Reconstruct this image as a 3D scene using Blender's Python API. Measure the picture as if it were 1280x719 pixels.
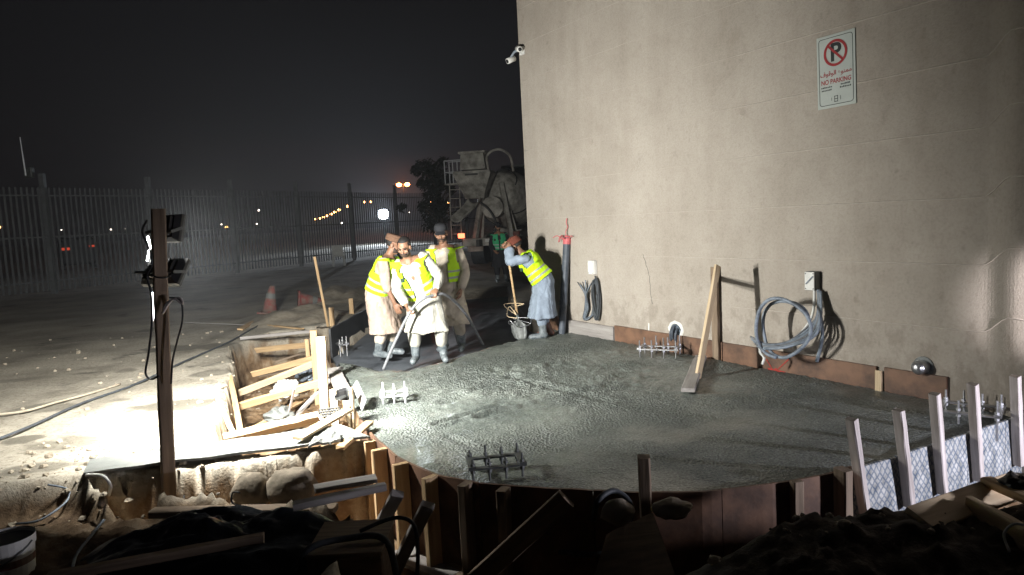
import bpy, bmesh, math, random
import numpy as np
from mathutils import Vector, Matrix, noise
random.seed(7)
R = math.radians
for o in list(bpy.data.objects): bpy.data.objects.remove(o)
scene = bpy.context.scene
col = scene.collection

# ------------------------------------------------------------------ camera, world, light, exposure
FPX, PITCH, ROLL, CAMH = 900.0, 5.4, -2.9, 1.75
cd = bpy.data.cameras.new('camera'); cam = bpy.data.objects.new('camera', cd); col.objects.link(cam)
cd.sensor_width = 36; cd.lens = FPX / 1280 * 36; cd.clip_start = .05; cd.clip_end = 2000
CM = Matrix.Rotation(R(90 - PITCH), 4, 'X') @ Matrix.Rotation(R(ROLL), 4, 'Z')
cam.matrix_world = Matrix.Translation((0, 0, CAMH)) @ CM
scene.camera = cam
CP = Vector((0, 0, CAMH)); CR = CM.to_3x3()

world = bpy.data.worlds.new('World'); scene.world = world; world.use_nodes = True
wn = world.node_tree; bg = wn.nodes['Background']
sky = wn.nodes.new('ShaderNodeTexSky'); sky.sky_type = 'NISHITA'; sky.sun_disc = False
sky.sun_elevation = R(-4); sky.sun_rotation = R(200); sky.dust_density = 3
mixw = wn.nodes.new('ShaderNodeMix'); mixw.data_type = 'RGBA'; mixw.inputs[0].default_value = .93
wn.links.new(sky.outputs[0], mixw.inputs[6]); mixw.inputs[7].default_value = (.105, .097, .104, 1)
wn.links.new(mixw.outputs[2], bg.inputs[0]); bg.inputs[1].default_value = .048

def spot(name, loc, aim, power, cone, blend, color, size=.05):
    l = bpy.data.lights.new(name, 'SPOT'); l.energy = power; l.spot_size = R(cone); l.spot_blend = blend
    l.color = color; l.shadow_soft_size = size
    o = bpy.data.objects.new(name, l); col.objects.link(o); o.location = loc
    o.rotation_euler = (Vector(aim) - Vector(loc)).to_track_quat('-Z', 'Y').to_euler()
    return o
LA = Vector((-2.53, 5.47, 1.80)); LB = Vector((-2.60, 5.47, 1.46))      # the two floodlights on the post
LC = Vector((-1.50, 6.35, .27))                                          # low lamp at the formwork corner
LD = Vector((4.75, 3.35, .42)); LE = Vector((4.1, 3.1, 1.2))            # lamp stand off to the right
AIM_A, AIM_B, AIM_C = LA + Vector((-.02, .97, -.22)) * 5, LB + Vector((.16, .90, -.46)) * 4, Vector((1.5, 7.2, .3))
AIM_D, AIM_E = Vector((2.75, 4.75, -.3)), Vector((4.5, 5.2, .95))
COOL = (1, .99, .93)
def panel_light(name, loc, aim, power, w, h, color):
    """the LED panel of a floodlight: a small one-sided rectangle that throws light over its whole front"""
    l = bpy.data.lights.new(name, 'AREA'); l.shape = 'RECTANGLE'; l.size = w; l.size_y = h; l.energy = power; l.color = color
    o = bpy.data.objects.new(name, l); col.objects.link(o); o.location = loc
    o.rotation_euler = (Vector(aim) - Vector(loc)).to_track_quat('-Z', 'Y').to_euler(); return o
def glow_light(name, loc, power, color, r):
    o = spot(name, loc, (0, 0, 1.75), power, 64, .6, color, r); return o
panel_light('flood_beam', LA, AIM_A, 620, .20, .16, COOL)
panel_light('flood_beam', LB, AIM_B, 410, .28, .17, COOL)
spot('flood_beam', LC, AIM_C, 75, 130, .6, COOL, .04)
spot('flood_beam', LD, AIM_D, 520, 74, .3, (.88, .87, 1))
spot('flood_beam', LE, AIM_E, 750, 36, .35, (1, .93, .95))

vs = scene.view_settings; vs.view_transform = 'Standard'; vs.look = 'None'; vs.gamma = 1; vs.exposure = 0; vs.use_curve_mapping = False
scene.cycles.use_denoising = True
scene.cycles.max_bounces = 6; scene.cycles.diffuse_bounces = 4; scene.cycles.glossy_bounces = 3
scene.cycles.sample_clamp_indirect = 3; scene.cycles.volume_bounces = 0

# ------------------------------------------------------------------ where a pixel of the photo lies in the place
def ray(px, py):
    return (CR @ Vector(((px - 640) / FPX, (359.5 - py) / FPX, -1))).normalized()
def at(px, py, z=0.0):
    d = ray(px, py); t = (z - CAMH) / d.z; return CP + d * t
def atY(px, py, Y):
    d = ray(px, py); return CP + d * (Y / d.y)
# wall plane
WA = Vector((.305, 11.9, 0)); WT = Vector((.510, -.860, 0)).normalized(); WN = Vector((WT.y, -WT.x, 0))  # WN points out of the wall to the site
def W(s, off=0, z=0): return WA + WT * s + WN * off + Vector((0, 0, z))
def wat(px, py, off=0.0):
    d = ray(px, py); o = WA + WN * off; t = (o - CP).dot(WN) / d.dot(WN); return CP + d * t
def wbasis(origin):
    m = Matrix((WT, Vector((0, 0, 1)), WN)).transposed().to_4x4(); m.translation = origin; return m
def gat(px, py):
    return at(px, py, 0)

# ------------------------------------------------------------------ materials
def newmat(name):
    m = bpy.data.materials.new(name); m.use_nodes = True
    return m, m.node_tree, m.node_tree.nodes['Principled BSDF']
def N(nt, kind, **kw):
    n = nt.nodes.new(kind)
    for k, v in kw.items(): setattr(n, k, v)
    return n
def mat(name, c, rough=.7, var=.25, scale=8, bump=.15, metal=0, c2=None, stretch=(1, 1, 1), bscale=None, spec=.4, bdist=.01, contrast=(.3, .7)):
    m, nt, b = newmat(name)
    tc = N(nt, 'ShaderNodeTexCoord'); mp = N(nt, 'ShaderNodeMapping'); mp.inputs[3].default_value = stretch
    oi = N(nt, 'ShaderNodeObjectInfo'); ad = N(nt, 'ShaderNodeVectorMath', operation='ADD'); ml = N(nt, 'ShaderNodeVectorMath', operation='SCALE')
    cb = N(nt, 'ShaderNodeCombineXYZ')
    for i in range(3): nt.links.new(oi.outputs['Random'], cb.inputs[i])
    nt.links.new(cb.outputs[0], ml.inputs[0]); ml.inputs['Scale'].default_value = 37
    nt.links.new(tc.outputs['Object'], ad.inputs[0]); nt.links.new(ml.outputs[0], ad.inputs[1])
    nt.links.new(ad.outputs[0], mp.inputs[0])
    nz = N(nt, 'ShaderNodeTexNoise'); nz.inputs['Scale'].default_value = scale; nz.inputs['Detail'].default_value = 6; nz.inputs['Roughness'].default_value = .62
    nt.links.new(mp.outputs[0], nz.inputs['Vector'])
    rp = N(nt, 'ShaderNodeValToRGB'); e = rp.color_ramp.elements
    d = c2 if c2 else tuple(x * (1 - var) for x in c)
    e[0].position, e[1].position = contrast; e[0].color = (*d, 1); e[1].color = (*c, 1)
    nt.links.new(nz.outputs[0], rp.inputs[0]); nt.links.new(rp.outputs[0], b.inputs['Base Color'])
    b.inputs['Roughness'].default_value = rough; b.inputs['Metallic'].default_value = metal; b.inputs['Specular IOR Level'].default_value = spec
    if bump:
        n2 = N(nt, 'ShaderNodeTexNoise'); n2.inputs['Scale'].default_value = bscale or scale * 4; n2.inputs['Detail'].default_value = 5
        nt.links.new(mp.outputs[0], n2.inputs['Vector'])
        bp = N(nt, 'ShaderNodeBump'); bp.inputs['Strength'].default_value = bump; bp.inputs['Distance'].default_value = bdist
        nt.links.new(n2.outputs[0], bp.inputs['Height']); nt.links.new(bp.outputs[0], b.inputs['Normal'])
    return m
def emat(name, c, s):
    m, nt, b = newmat(name)
    b.inputs['Base Color'].default_value = (.02, .02, .02, 1)
    b.inputs['Emission Color'].default_value = (*c, 1); b.inputs['Emission Strength'].default_value = s
    return m
M = {}
wood = dict(stretch=(.35, 5, 5), scale=5, bump=.35, bscale=14, bdist=.004, rough=.75)
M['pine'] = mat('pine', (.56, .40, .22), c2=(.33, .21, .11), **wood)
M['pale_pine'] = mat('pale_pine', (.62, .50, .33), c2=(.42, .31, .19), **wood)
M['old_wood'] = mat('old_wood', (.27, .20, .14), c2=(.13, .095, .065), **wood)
M['grey_wood'] = mat('grey_wood', (.36, .34, .32), c2=(.22, .20, .19), **wood)
M['white_wood'] = mat('white_wood', (.62, .57, .55), c2=(.30, .26, .24), **wood)
M['form_ply'] = mat('form_ply', (.19, .105, .065), c2=(.085, .05, .035), rough=.6, scale=4, bump=.25, contrast=(.36, .62))
M['black_ply'] = mat('black_ply', (.03, .032, .036), c2=(.015, .016, .018), rough=.5)
M['steel'] = mat('steel', (.55, .56, .58), rough=.35, metal=.9, scale=20, c2=(.3, .3, .31))
M['white_steel'] = mat('white_steel', (.72, .74, .76), rough=.4, metal=.3, scale=20)
M['grey_steel'] = mat('grey_steel', (.16, .17, .17), rough=.5, scale=18, metal=.4, c2=(.08, .085, .08))
M['black_plastic'] = mat('black_plastic', (.02, .02, .021), rough=.45, var=.4, scale=14, bump=.05)
M['grey_plastic'] = mat('grey_plastic', (.22, .26, .31), rough=.5, scale=10, bump=.1, c2=(.10, .12, .15), contrast=(.36, .6))
M['white_plastic'] = mat('white_plastic', (.72, .72, .69), rough=.45, var=.2, scale=8, bump=.04)
M['red_plastic'] = mat('red_plastic', (.21, .04, .035), rough=.8, scale=9, bump=.2, c2=(.17, .12, .095), contrast=(.40, .62))
M['pipe'] = mat('pipe', (.085, .10, .125), rough=.5, scale=14, c2=(.035, .045, .06), bump=.1)
M['tie_red'] = mat('tie_red', (.55, .13, .14), rough=.6, scale=30)
M['rubber'] = mat('rubber', (.075, .085, .095), rough=.6, scale=25, c2=(.03, .035, .04), bump=.1)
M['hose'] = mat('hose', (.20, .21, .22), rough=.55, scale=25, c2=(.10, .10, .11), bump=.1)
M['boot'] = mat('boot', (.06, .075, .085), rough=.5, scale=18, c2=(.17, .19, .20), bump=.15, contrast=(.38, .6))
M['boot_brown'] = mat('boot_brown', (.14, .055, .035), rough=.5, scale=18, c2=(.07, .035, .025))
M['skin'] = mat('skin', (.22, .115, .07), rough=.55, var=.2, scale=20, bump=.08)
M['beard'] = mat('beard', (.05, .03, .022), rough=.7, scale=60, bump=.4)
M['hair'] = mat('hair', (.012, .010, .009), rough=.6, scale=60, bump=.5)
cloth = dict(rough=.9, scale=7, bump=.25, bscale=22, bdist=.02, spec=.1)
M['cloth_white'] = mat('cloth_white', (.44, .43, .375), var=.35, **cloth)
M['cloth_tan'] = mat('cloth_tan', (.42, .33, .27), var=.35, **cloth)
M['cloth_cream'] = mat('cloth_cream', (.50, .44, .36), var=.35, **cloth)
M['cloth_blue'] = mat('cloth_blue', (.25, .30, .37), var=.3, **cloth)
M['cloth_brown'] = mat('cloth_brown', (.13, .075, .05), var=.25, **cloth)
M['cloth_rust'] = mat('cloth_rust', (.14, .045, .03), var=.25, **cloth)
M['cloth_dark'] = mat('cloth_dark', (.03, .031, .035), var=.3, **cloth)
M['vest'] = mat('vest', (.50, .82, .02), var=.14, **cloth)
M['vest_green'] = mat('vest_green', (.05, .35, .16), var=.2, **cloth)
M['reflective'] = mat('reflective', (.34, .37, .36), rough=.5, scale=40, var=.25, bump=.05)
M['emblem'] = mat('emblem', (.02, .05, .03), rough=.8)
M['sheet_grey'] = mat('sheet_grey', (.11, .12, .118), rough=.6, scale=3, c2=(.21, .215, .20), bump=.3, bscale=9, bdist=.02)
M['sack'] = mat('sack', (.30, .25, .19), rough=.9, scale=9, c2=(.13, .11, .08), bump=.6, bscale=30)
M['poly'] = mat('poly', (.016, .02, .025), rough=.4, scale=3, var=.4, bump=.7, bscale=5, bdist=.04)
M['truck_paint'] = mat('truck_paint', (.50, .48, .43), rough=.6, scale=2.2, c2=(.15, .14, .12), bump=.2, contrast=(.36, .62))
M['truck_dark'] = mat('truck_dark', (.06, .06, .058), rough=.6, scale=4)
M['fence'] = mat('fence', (.17, .18, .185), rough=.6, scale=3, c2=(.10, .105, .11), bump=.1)
M['bark'] = mat('bark', (.06, .045, .03), rough=.9, scale=6)
M['leaf'] = mat('leaf', (.018, .024, .012), rough=.9, scale=2, c2=(.009, .012, .006), bump=0)
M['stone'] = mat('stone', (.42, .37, .29), rough=.9, scale=9, c2=(.24, .2, .15), bump=.5)
M['sign_white'] = mat('sign_white', (.46, .50, .47), rough=.5, var=.12, scale=6, bump=.03)
M['sign_red'] = mat('sign_red', (.36, .03, .035), rough=.5, var=.3, scale=30, bump=0)
M['sign_black'] = mat('sign_black', (.025, .03, .03), rough=.5, var=.3, scale=30, bump=0)
M['patch'] = mat('patch', (.75, .75, .72), rough=.9, scale=14, var=.15, bump=.4)
M['hole'] = mat('hole', (.03, .04, .05), rough=.8, scale=25, c2=(.12, .15, .19), bump=.4)
M['spray_red'] = mat('spray_red', (.36, .035, .025), rough=.7, scale=60, var=.2, bump=0)
M['lens'] = emat('lens', (.95, 1, .97), 6)
M['lamp_orange'] = emat('lamp_orange', (1, .30, .06), 60)
M['lamp_amber'] = emat('lamp_amber', (1, .42, .12), 22)
M['lamp_white'] = emat('lamp_white', (.82, .92, 1), 260)
M['lamp_small'] = emat('lamp_small', (1, .85, .7), 10)
M['tail_red'] = emat('tail_red', (1, .16, .07), 5)
M['tail_dim'] = emat('tail_dim', (1, .10, .04), .5)

# ------------------------------------------------------------------ mesh builder
class MB:
    def __init__(s): s.v = []; s.f = []; s.m = []
    def add(s, vs, fs, mi=0):
        k = len(s.v); s.v += [tuple(v) for v in vs]
        s.f += [tuple(i + k for i in f) for f in fs]; s.m += [mi] * len(fs); return s
    def box(s, c, size, mtx=None, mi=0, ch=.0):
        hx, hy, hz = (x / 2 for x in size)
        ch = min(ch, hx * .6, hy * .6, hz * .6)
        vs = []; c = Vector(c)
        if ch <= 0:
            vs = [Vector((x, y, z)) for x in (-hx, hx) for y in (-hy, hy) for z in (-hz, hz)]
            fs = [(0, 1, 3, 2), (4, 6, 7, 5), (0, 4, 5, 1), (2, 3, 7, 6), (0, 2, 6, 4), (1, 5, 7, 3)]
        else:
            bm = bmesh.new(); bmesh.ops.create_cube(bm, size=1)
            for v in bm.verts: v.co = Vector((v.co.x * size[0], v.co.y * size[1], v.co.z * size[2]))
            bmesh.ops.bevel(bm, geom=bm.edges[:], offset=ch, segments=1, affect='EDGES')
            bm.verts.index_update(); vs = [v.co.copy() for v in bm.verts]; fs = [tuple(v.index for v in f.verts) for f in bm.faces]; bm.free()
        vs = [(mtx @ v if mtx else v) + c for v in vs]
        return s.add(vs, fs, mi)
    def beam(s, p0, p1, w, t, up=(0, 0, 1), mi=0, ch=.003):
        p0, p1 = Vector(p0), Vector(p1); x = (p1 - p0); L = x.length; x.normalize(); up = Vector(up)
        y = up.cross(x)
        if y.length < 1e-4: y = Vector((0, 1, 0)).cross(x)
        y.normalize(); z = x.cross(y)
        return s.box((p0 + p1) / 2, (L, w, t), Matrix((x, y, z)).transposed(), mi, ch)
    def tube(s, pts, r, n=8, mi=0, cap=True):
        pts = [Vector(p) for p in pts]; m = len(pts)
        rs = r if isinstance(r, (list, tuple)) else [r] * m
        T = [(pts[min(i + 1, m - 1)] - pts[max(i - 1, 0)]).normalized() for i in range(m)]
        a = Vector((0, 0, 1)) if abs(T[0].z) < .9 else Vector((1, 0, 0))
        u = T[0].cross(a).normalized(); vs = []
        for i in range(m):
            u = (u - T[i] * u.dot(T[i])).normalized(); w = T[i].cross(u)
            for k in range(n):
                an = 2 * math.pi * k / n; vs.append(pts[i] + (u * math.cos(an) + w * math.sin(an)) * rs[i])
        fs = [(i * n + k, i * n + (k + 1) % n, (i + 1) * n + (k + 1) % n, (i + 1) * n + k) for i in range(m - 1) for k in range(n)]
        if cap: fs += [tuple(range(n))[::-1], tuple((m - 1) * n + k for k in range(n))]
        return s.add(vs, fs, mi)
    def sphere(s, c, r, n=12, m=8, mtx=None, mi=0):
        r = (r, r, r) if not isinstance(r, (list, tuple)) else r
        vs = [Vector((0, 0, r[2]))]
        for i in range(1, m):
            a = math.pi * i / m
            for k in range(n):
                b = 2 * math.pi * k / n; vs.append(Vector((r[0] * math.sin(a) * math.cos(b), r[1] * math.sin(a) * math.sin(b), r[2] * math.cos(a))))
        vs.append(Vector((0, 0, -r[2])))
        fs = [(0, 1 + k, 1 + (k + 1) % n) for k in range(n)]
        for i in range(m - 2):
            for k in range(n): fs.append((1 + i * n + k, 1 + (i + 1) * n + k, 1 + (i + 1) * n + (k + 1) % n, 1 + i * n + (k + 1) % n))
        L = len(vs) - 1; b0 = 1 + (m - 2) * n
        fs += [(L, b0 + (k + 1) % n, b0 + k) for k in range(n)]
        vs = [(mtx @ v if mtx else v) + Vector(c) for v in vs]
        return s.add(vs, fs, mi)
    def loft(s, rings, cap=True, mi=0, closed=True):
        n = len(rings[0]); vs = [p for r in rings for p in r]; kk = n if closed else n - 1
        fs = [(i * n + k, i * n + (k + 1) % n, (i + 1) * n + (k + 1) % n, (i + 1) * n + k) for i in range(len(rings) - 1) for k in range(kk)]
        if cap and closed: fs += [tuple(range(n))[::-1], tuple((len(rings) - 1) * n + k for k in range(n))]
        return s.add(vs, fs, mi)
    def prism(s, poly, z0, z1, mi=0):
        n = len(poly); vs = [Vector((p[0], p[1], z0)) for p in poly] + [Vector((p[0], p[1], z1)) for p in poly]
        fs = [tuple(range(n))[::-1], tuple(range(n, 2 * n))] + [(i, (i + 1) % n, n + (i + 1) % n, n + i) for i in range(n)]
        return s.add(vs, fs, mi)
    def mesh(s, name, mats, origin=None, smooth=False, mtx=None):
        me = bpy.data.meshes.new(name)
        vs = s.v
        if mtx is not None: inv = mtx.inverted(); vs = [tuple(inv @ Vector(v)) for v in vs]
        elif origin is not None: vs = [tuple(Vector(v) - Vector(origin)) for v in vs]
        me.from_pydata(vs, [], s.f)
        mats = mats if isinstance(mats, (list, tuple)) else [mats]
        for m in mats: me.materials.append(M[m] if isinstance(m, str) else m)
        me.polygons.foreach_set('material_index', s.m)
        bm = bmesh.new(); bm.from_mesh(me); bmesh.ops.recalc_face_normals(bm, faces=bm.faces[:]); bm.to_mesh(me); bm.free()
        if smooth: me.polygons.foreach_set('use_smooth', [True] * len(me.polygons))
        me.update(); return me
    def build(s, name, mats, parent=None, smooth=False, origin=None, mtx=None):
        """a part in the frame of its parent thing (whose rotation is in its matrix), or a top-level mesh at origin"""
        if parent is not None:
            me = s.mesh(name, mats, smooth=smooth, mtx=WM[parent.name])
            o = bpy.data.objects.new(name, me); col.objects.link(o); o.parent = parent; WM[o.name] = WM[parent.name]
        else:
            mtx = mtx if mtx is not None else Matrix.Translation(Vector(origin if origin is not None else (0, 0, 0)))
            me = s.mesh(name, mats, smooth=smooth, mtx=mtx)
            o = bpy.data.objects.new(name, me); col.objects.link(o); o.matrix_world = mtx; WM[o.name] = mtx
        return o
WM = {}                                              # world matrix of each thing and part, as built
def tag(o, label=None, cat=None, group=None, kind=None):
    if label: o['label'] = label
    if cat: o['category'] = cat
    if group: o['group'] = group
    if kind: o['kind'] = kind
    return o
def thing(name, label, cat, loc, group=None, mtx=None):
    o = bpy.data.objects.new(name, None); o.empty_display_size = .1; col.objects.link(o)
    o.matrix_world = mtx if mtx is not None else Matrix.Translation(Vector(loc)); WM[o.name] = o.matrix_world.copy()
    return tag(o, label, cat, group)
def smoothpts(pts, k=6):
    pts = [Vector(p) for p in pts]; out = []; n = len(pts)
    for i in range(n - 1):
        p0, p1, p2, p3 = pts[max(i - 1, 0)], pts[i], pts[i + 1], pts[min(i + 2, n - 1)]
        for j in range(k):
            t = j / k
            out.append(.5 * ((2 * p1) + (p2 - p0) * t + (2 * p0 - 5 * p1 + 4 * p2 - p3) * t * t + (3 * p1 - p0 - 3 * p2 + p3) * t ** 3))
    out.append(pts[-1]); return out
def sawn(name, p0, p1, w, t, m, up=(0, 0, 1), parent=None, rough=.004, seg=None):
    """one sawn timber as its own object, its local x along the grain"""
    p0, p1 = Vector(p0), Vector(p1); x = p1 - p0; L = x.length; x.normalize(); y = Vector(up).cross(x)
    if y.length < 1e-3: y = Vector((0, 1, 0)).cross(x)
    y.normalize(); z = x.cross(y)
    mt = Matrix((x, y, z)).transposed().to_4x4(); mt.translation = p0
    seg = seg or max(2, int(L / .12)); c = .12 * min(w, t); rings = []
    prof = [(-w / 2 + c, -t / 2), (w / 2 - c, -t / 2), (w / 2, -t / 2 + c), (w / 2, t / 2 - c), (w / 2 - c, t / 2), (-w / 2 + c, t / 2), (-w / 2, t / 2 - c), (-w / 2, -t / 2 + c)]
    sd = random.random() * 100; bow = random.uniform(-1, 1) * L * .004; tw = random.uniform(-.02, .02)
    for i in range(seg + 1):
        u = i / seg; ca, sa = math.cos(tw * u), math.sin(tw * u); b = bow * 4 * u * (1 - u)
        rings.append([Vector((u * L + random.uniform(-1, 1) * (rough if i in (0, seg) else 0), (a * ca - q * sa) + b + rough * noise.noise((sd + u * L * 6, k * .7, 3)), (a * sa + q * ca) + rough * noise.noise((sd + u * L * 6, k * .7, 9)))) for k, (a, q) in enumerate(prof)])
    mb = MB().loft(rings)
    if parent is None:
        me = mb.mesh(name, m); o = bpy.data.objects.new(name, me); col.objects.link(o); o.matrix_world = mt; WM[o.name] = mt
    else:
        me = mb.mesh(name, m); o = bpy.data.objects.new(name, me); col.objects.link(o); o.parent = parent
        o.matrix_local = WM[parent.name].inverted() @ mt; WM[o.name] = mt
    return o
# ------------------------------------------------------------------ plan outlines, read off the ground plane
def poly(pts): return [(gat(*p).x, gat(*p).y) for p in pts]
S_FRONT = poly([(437, 494), (450, 522), (466, 546), (500, 575), (548, 597), (602, 607), (700, 614), (800, 618), (880, 617), (960, 608), (1030, 596), (1070, 584), (1130, 566), (1190, 547), (1240, 531), (1278, 519)])
S_WALL = [(W(7.3, .05).x, W(7.3, .05).y), (W(0.0, .05).x, W(0, .05).y)]
S_BACK = [(-.1, 17), (-2.0, 17)]
S_SIDE = [(-2.62, 12.5), (gat(415, 437).x, gat(415, 437).y), (gat(424, 452).x, gat(424, 452).y)]
SLAB = S_FRONT + S_WALL + S_BACK + S_SIDE
TL = poly([(326, 419), (412, 407), (440, 452), (470, 490), (500, 540), (330, 570), (262, 562), (272, 505), (287, 470), (288, 432)])
TF = poly([(92, 596), (180, 588), (300, 577), (466, 548), (510, 545), (560, 560), (700, 575), (900, 575), (1060, 550), (1200, 515)]) + [(4.6, 5.9), (5.0, 5.0), (4.6, 4.15), (3.4, 3.75), (2.4, 3.6), (1.5, 3.55), (.8, 3.3), (0.2, 2.9), (-.6, 2.9), (-1.05, 3.6), (-1.15, 4.55), (-2.2, 4.9), (-2.95, 4.95), (-3.3, 5.2)]
LEDGE = [(-1.05, 1.0), (-1.05, 4.6), (-2.2, 4.95), (-3.0, 5.0), (-3.35, 5.25), (-4.6, 4.9), (-6, 4.6), (-6, 1.0)]
def sdf(X, Y, pg):
    """signed distance to a polygon, positive inside"""
    P = np.array(pg); Q = np.roll(P, -1, 0); d = np.full(X.shape, 1e9); ins = np.zeros(X.shape, bool)
    for (ax, ay), (bx, by) in zip(P, Q):
        ex, ey = bx - ax, by - ay
        t = np.clip(((X - ax) * ex + (Y - ay) * ey) / (ex * ex + ey * ey + 1e-12), 0, 1)
        d = np.minimum(d, np.hypot(X - ax - t * ex, Y - ay - t * ey))
        if abs(ey) > 1e-12:
            c = ((ay > Y) != (by > Y)) & (X < (bx - ax) * (Y - ay) / ey + ax); ins ^= c
    return np.where(ins, d, -d)
def nearest(x, y, pg):
    best = None
    for (ax, ay), (bx, by) in zip(pg, pg[1:] + pg[:1]):
        ex, ey = bx - ax, by - ay; t = max(0, min(1, ((x - ax) * ex + (y - ay) * ey) / (ex * ex + ey * ey + 1e-12)))
        q = (ax + t * ex, ay + t * ey); dd = (q[0] - x) ** 2 + (q[1] - y) ** 2
        if best is None or dd < best[0]: best = (dd, q)
    return best[1]
def nz(X, Y, f, sd=0.0, oct=3):
    """smooth value noise on arrays"""
    out = np.zeros(X.shape); a = 1.0; tot = 0
    for o in range(oct):
        x, y = X * f + sd * 13.7 + o * 31.3, Y * f + sd * 7.1 + o * 17.9
        xi, yi = np.floor(x), np.floor(y); u, v = x - xi, y - yi; u = u * u * (3 - 2 * u); v = v * v * (3 - 2 * v)
        def h(i, j):
            s = np.sin(i * 127.1 + j * 311.7 + sd) * 43758.5453; return s - np.floor(s)
        val = (h(xi, yi) * (1 - u) + h(xi + 1, yi) * u) * (1 - v) + (h(xi, yi + 1) * (1 - u) + h(xi + 1, yi + 1) * u) * v
        out += a * (val * 2 - 1); tot += a; a *= .5; f *= 2.07
    return out / tot
def sstep(x, a, b):
    t = np.clip((x - a) / (b - a), 0, 1); return t * t * (3 - 2 * t)
def gheight(X, Y):
    n = nz(X, Y, 1.1, 1) * .018 + nz(X, Y, 7, 2, 2) * .008 + nz(X, Y, 22, 8, 2) * .004
    near = sstep(np.hypot(X, Y), 30, 14); h = n * near
    rag = nz(X, Y, 2.2, 3) * .07 + nz(X, Y, 8, 4) * .03 + nz(X, Y, 19, 14, 2) * .035
    dl = sdf(X, Y, LEDGE); led = sstep(dl + rag * .6, -.05, .12)
    lump = np.abs(nz(X, Y, 1.6, 5)) * .10 + np.abs(nz(X, Y, 6, 6)) * .05
    crumb = np.abs(nz(X, Y, 8, 51, 4)) * .055 + np.abs(nz(X, Y, 21, 52, 2)) * .045
    lump = lump * .6 + crumb
    h = h * (1 - led) + led * (-.27 + lump)
    dt = np.maximum(sdf(X, Y, TL), sdf(X, Y, TF)); tr = sstep(dt + rag, 0, .11)
    depth = -.72 + nz(X, Y, 1.4, 7) * .08 + np.abs(nz(X, Y, 5, 9)) * .10 + crumb
    h = h * (1 - tr) + tr * depth
    # loose spoil thrown up in front of the pit, where the photographer stands
    cx = np.array([.55, 1.3, 1.9, 2.6, 3.3, 4.2, 5.4, 7]); cy = np.array([3.0, 3.32, 3.5, 3.52, 3.55, 3.6, 3.7, 3.8])
    yc = np.interp(X, cx, cy); rise = sstep(X, .35, 1.3)
    crest = np.where(Y > yc, np.exp(-((Y - yc) / .22) ** 2), np.exp(-((Y - yc) / 1.5) ** 2)) * rise
    lm = nz(X, Y, 1.8, 11) * .07 + np.abs(nz(X, Y, 4.5, 12)) * .10 + np.abs(nz(X, Y, 13, 13)) * .05 + nz(X, Y, 30, 15, 2) * .012
    h = np.maximum(h, h * (1 - crest) + crest * (.16 + lm))
    ds = sdf(X, Y, SLAB); h = np.where(ds > .03, np.minimum(h, -.42), h)
    wd = (X - WA.x) * WN.x + (Y - WA.y) * WN.y; ws = (X - WA.x) * WT.x + (Y - WA.y) * WT.y
    h = np.where((wd > -.4) & (wd < .14) & (ws > -.05) & (ws < 7.35), np.minimum(h, -.42), h)
    return h
def axis(a, b, st, far):
    c = list(np.arange(a, b + 1e-6, st)); g = st; lo, hi = [], []
    x = a
    while x > -far: g *= 1.22; x -= g; lo.append(x)
    g = st; x = b
    while x < far: g *= 1.22; x += g; hi.append(x)
    return np.array(lo[::-1] + c + hi)
gx, gy = axis(-5.2, 4.8, .035, 900), axis(2.2, 11.2, .035, 900)
GX, GY = np.meshgrid(gx, gy); GZ = gheight(GX, GY)
soil = np.clip(sstep(-GZ, .05, .16), 0, 1)
mound = sstep(GX, .2, .9) * sstep(GY, 4.4, 4.0)
leds = sstep(sdf(GX, GY, LEDGE) + nz(GX, GY, 2.2, 3) * .1, -.05, .1)
def gridmesh(name, GX, GY, GZ, keep=None):
    ny, nx = GX.shape; idx = np.arange(nx * ny).reshape(ny, nx)
    q = np.stack([idx[:-1, :-1], idx[:-1, 1:], idx[1:, 1:], idx[1:, :-1]], -1)
    q = q[keep] if keep is not None else q.reshape(-1, 4)
    used = np.unique(q); rm = np.full(nx * ny, -1); rm[used] = np.arange(len(used))
    V = np.stack([GX.ravel(), GY.ravel(), GZ.ravel()], -1)[used]; q = rm[q]
    me = bpy.data.meshes.new(name); me.vertices.add(len(V)); me.vertices.foreach_set('co', V.ravel().astype(np.float32))
    me.loops.add(q.size); me.loops.foreach_set('vertex_index', q.ravel().astype(np.int32))
    me.polygons.add(len(q)); me.polygons.foreach_set('loop_start', np.arange(0, q.size, 4, dtype=np.int32))
    me.polygons.foreach_set('use_smooth', [True] * len(q)); me.update(calc_edges=True); me.validate()
    return me, used
def attr(me, name, vals):
    a = me.attributes.new(name, 'FLOAT', 'POINT'); a.data.foreach_set('value', np.asarray(vals, dtype=np.float32))

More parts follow.
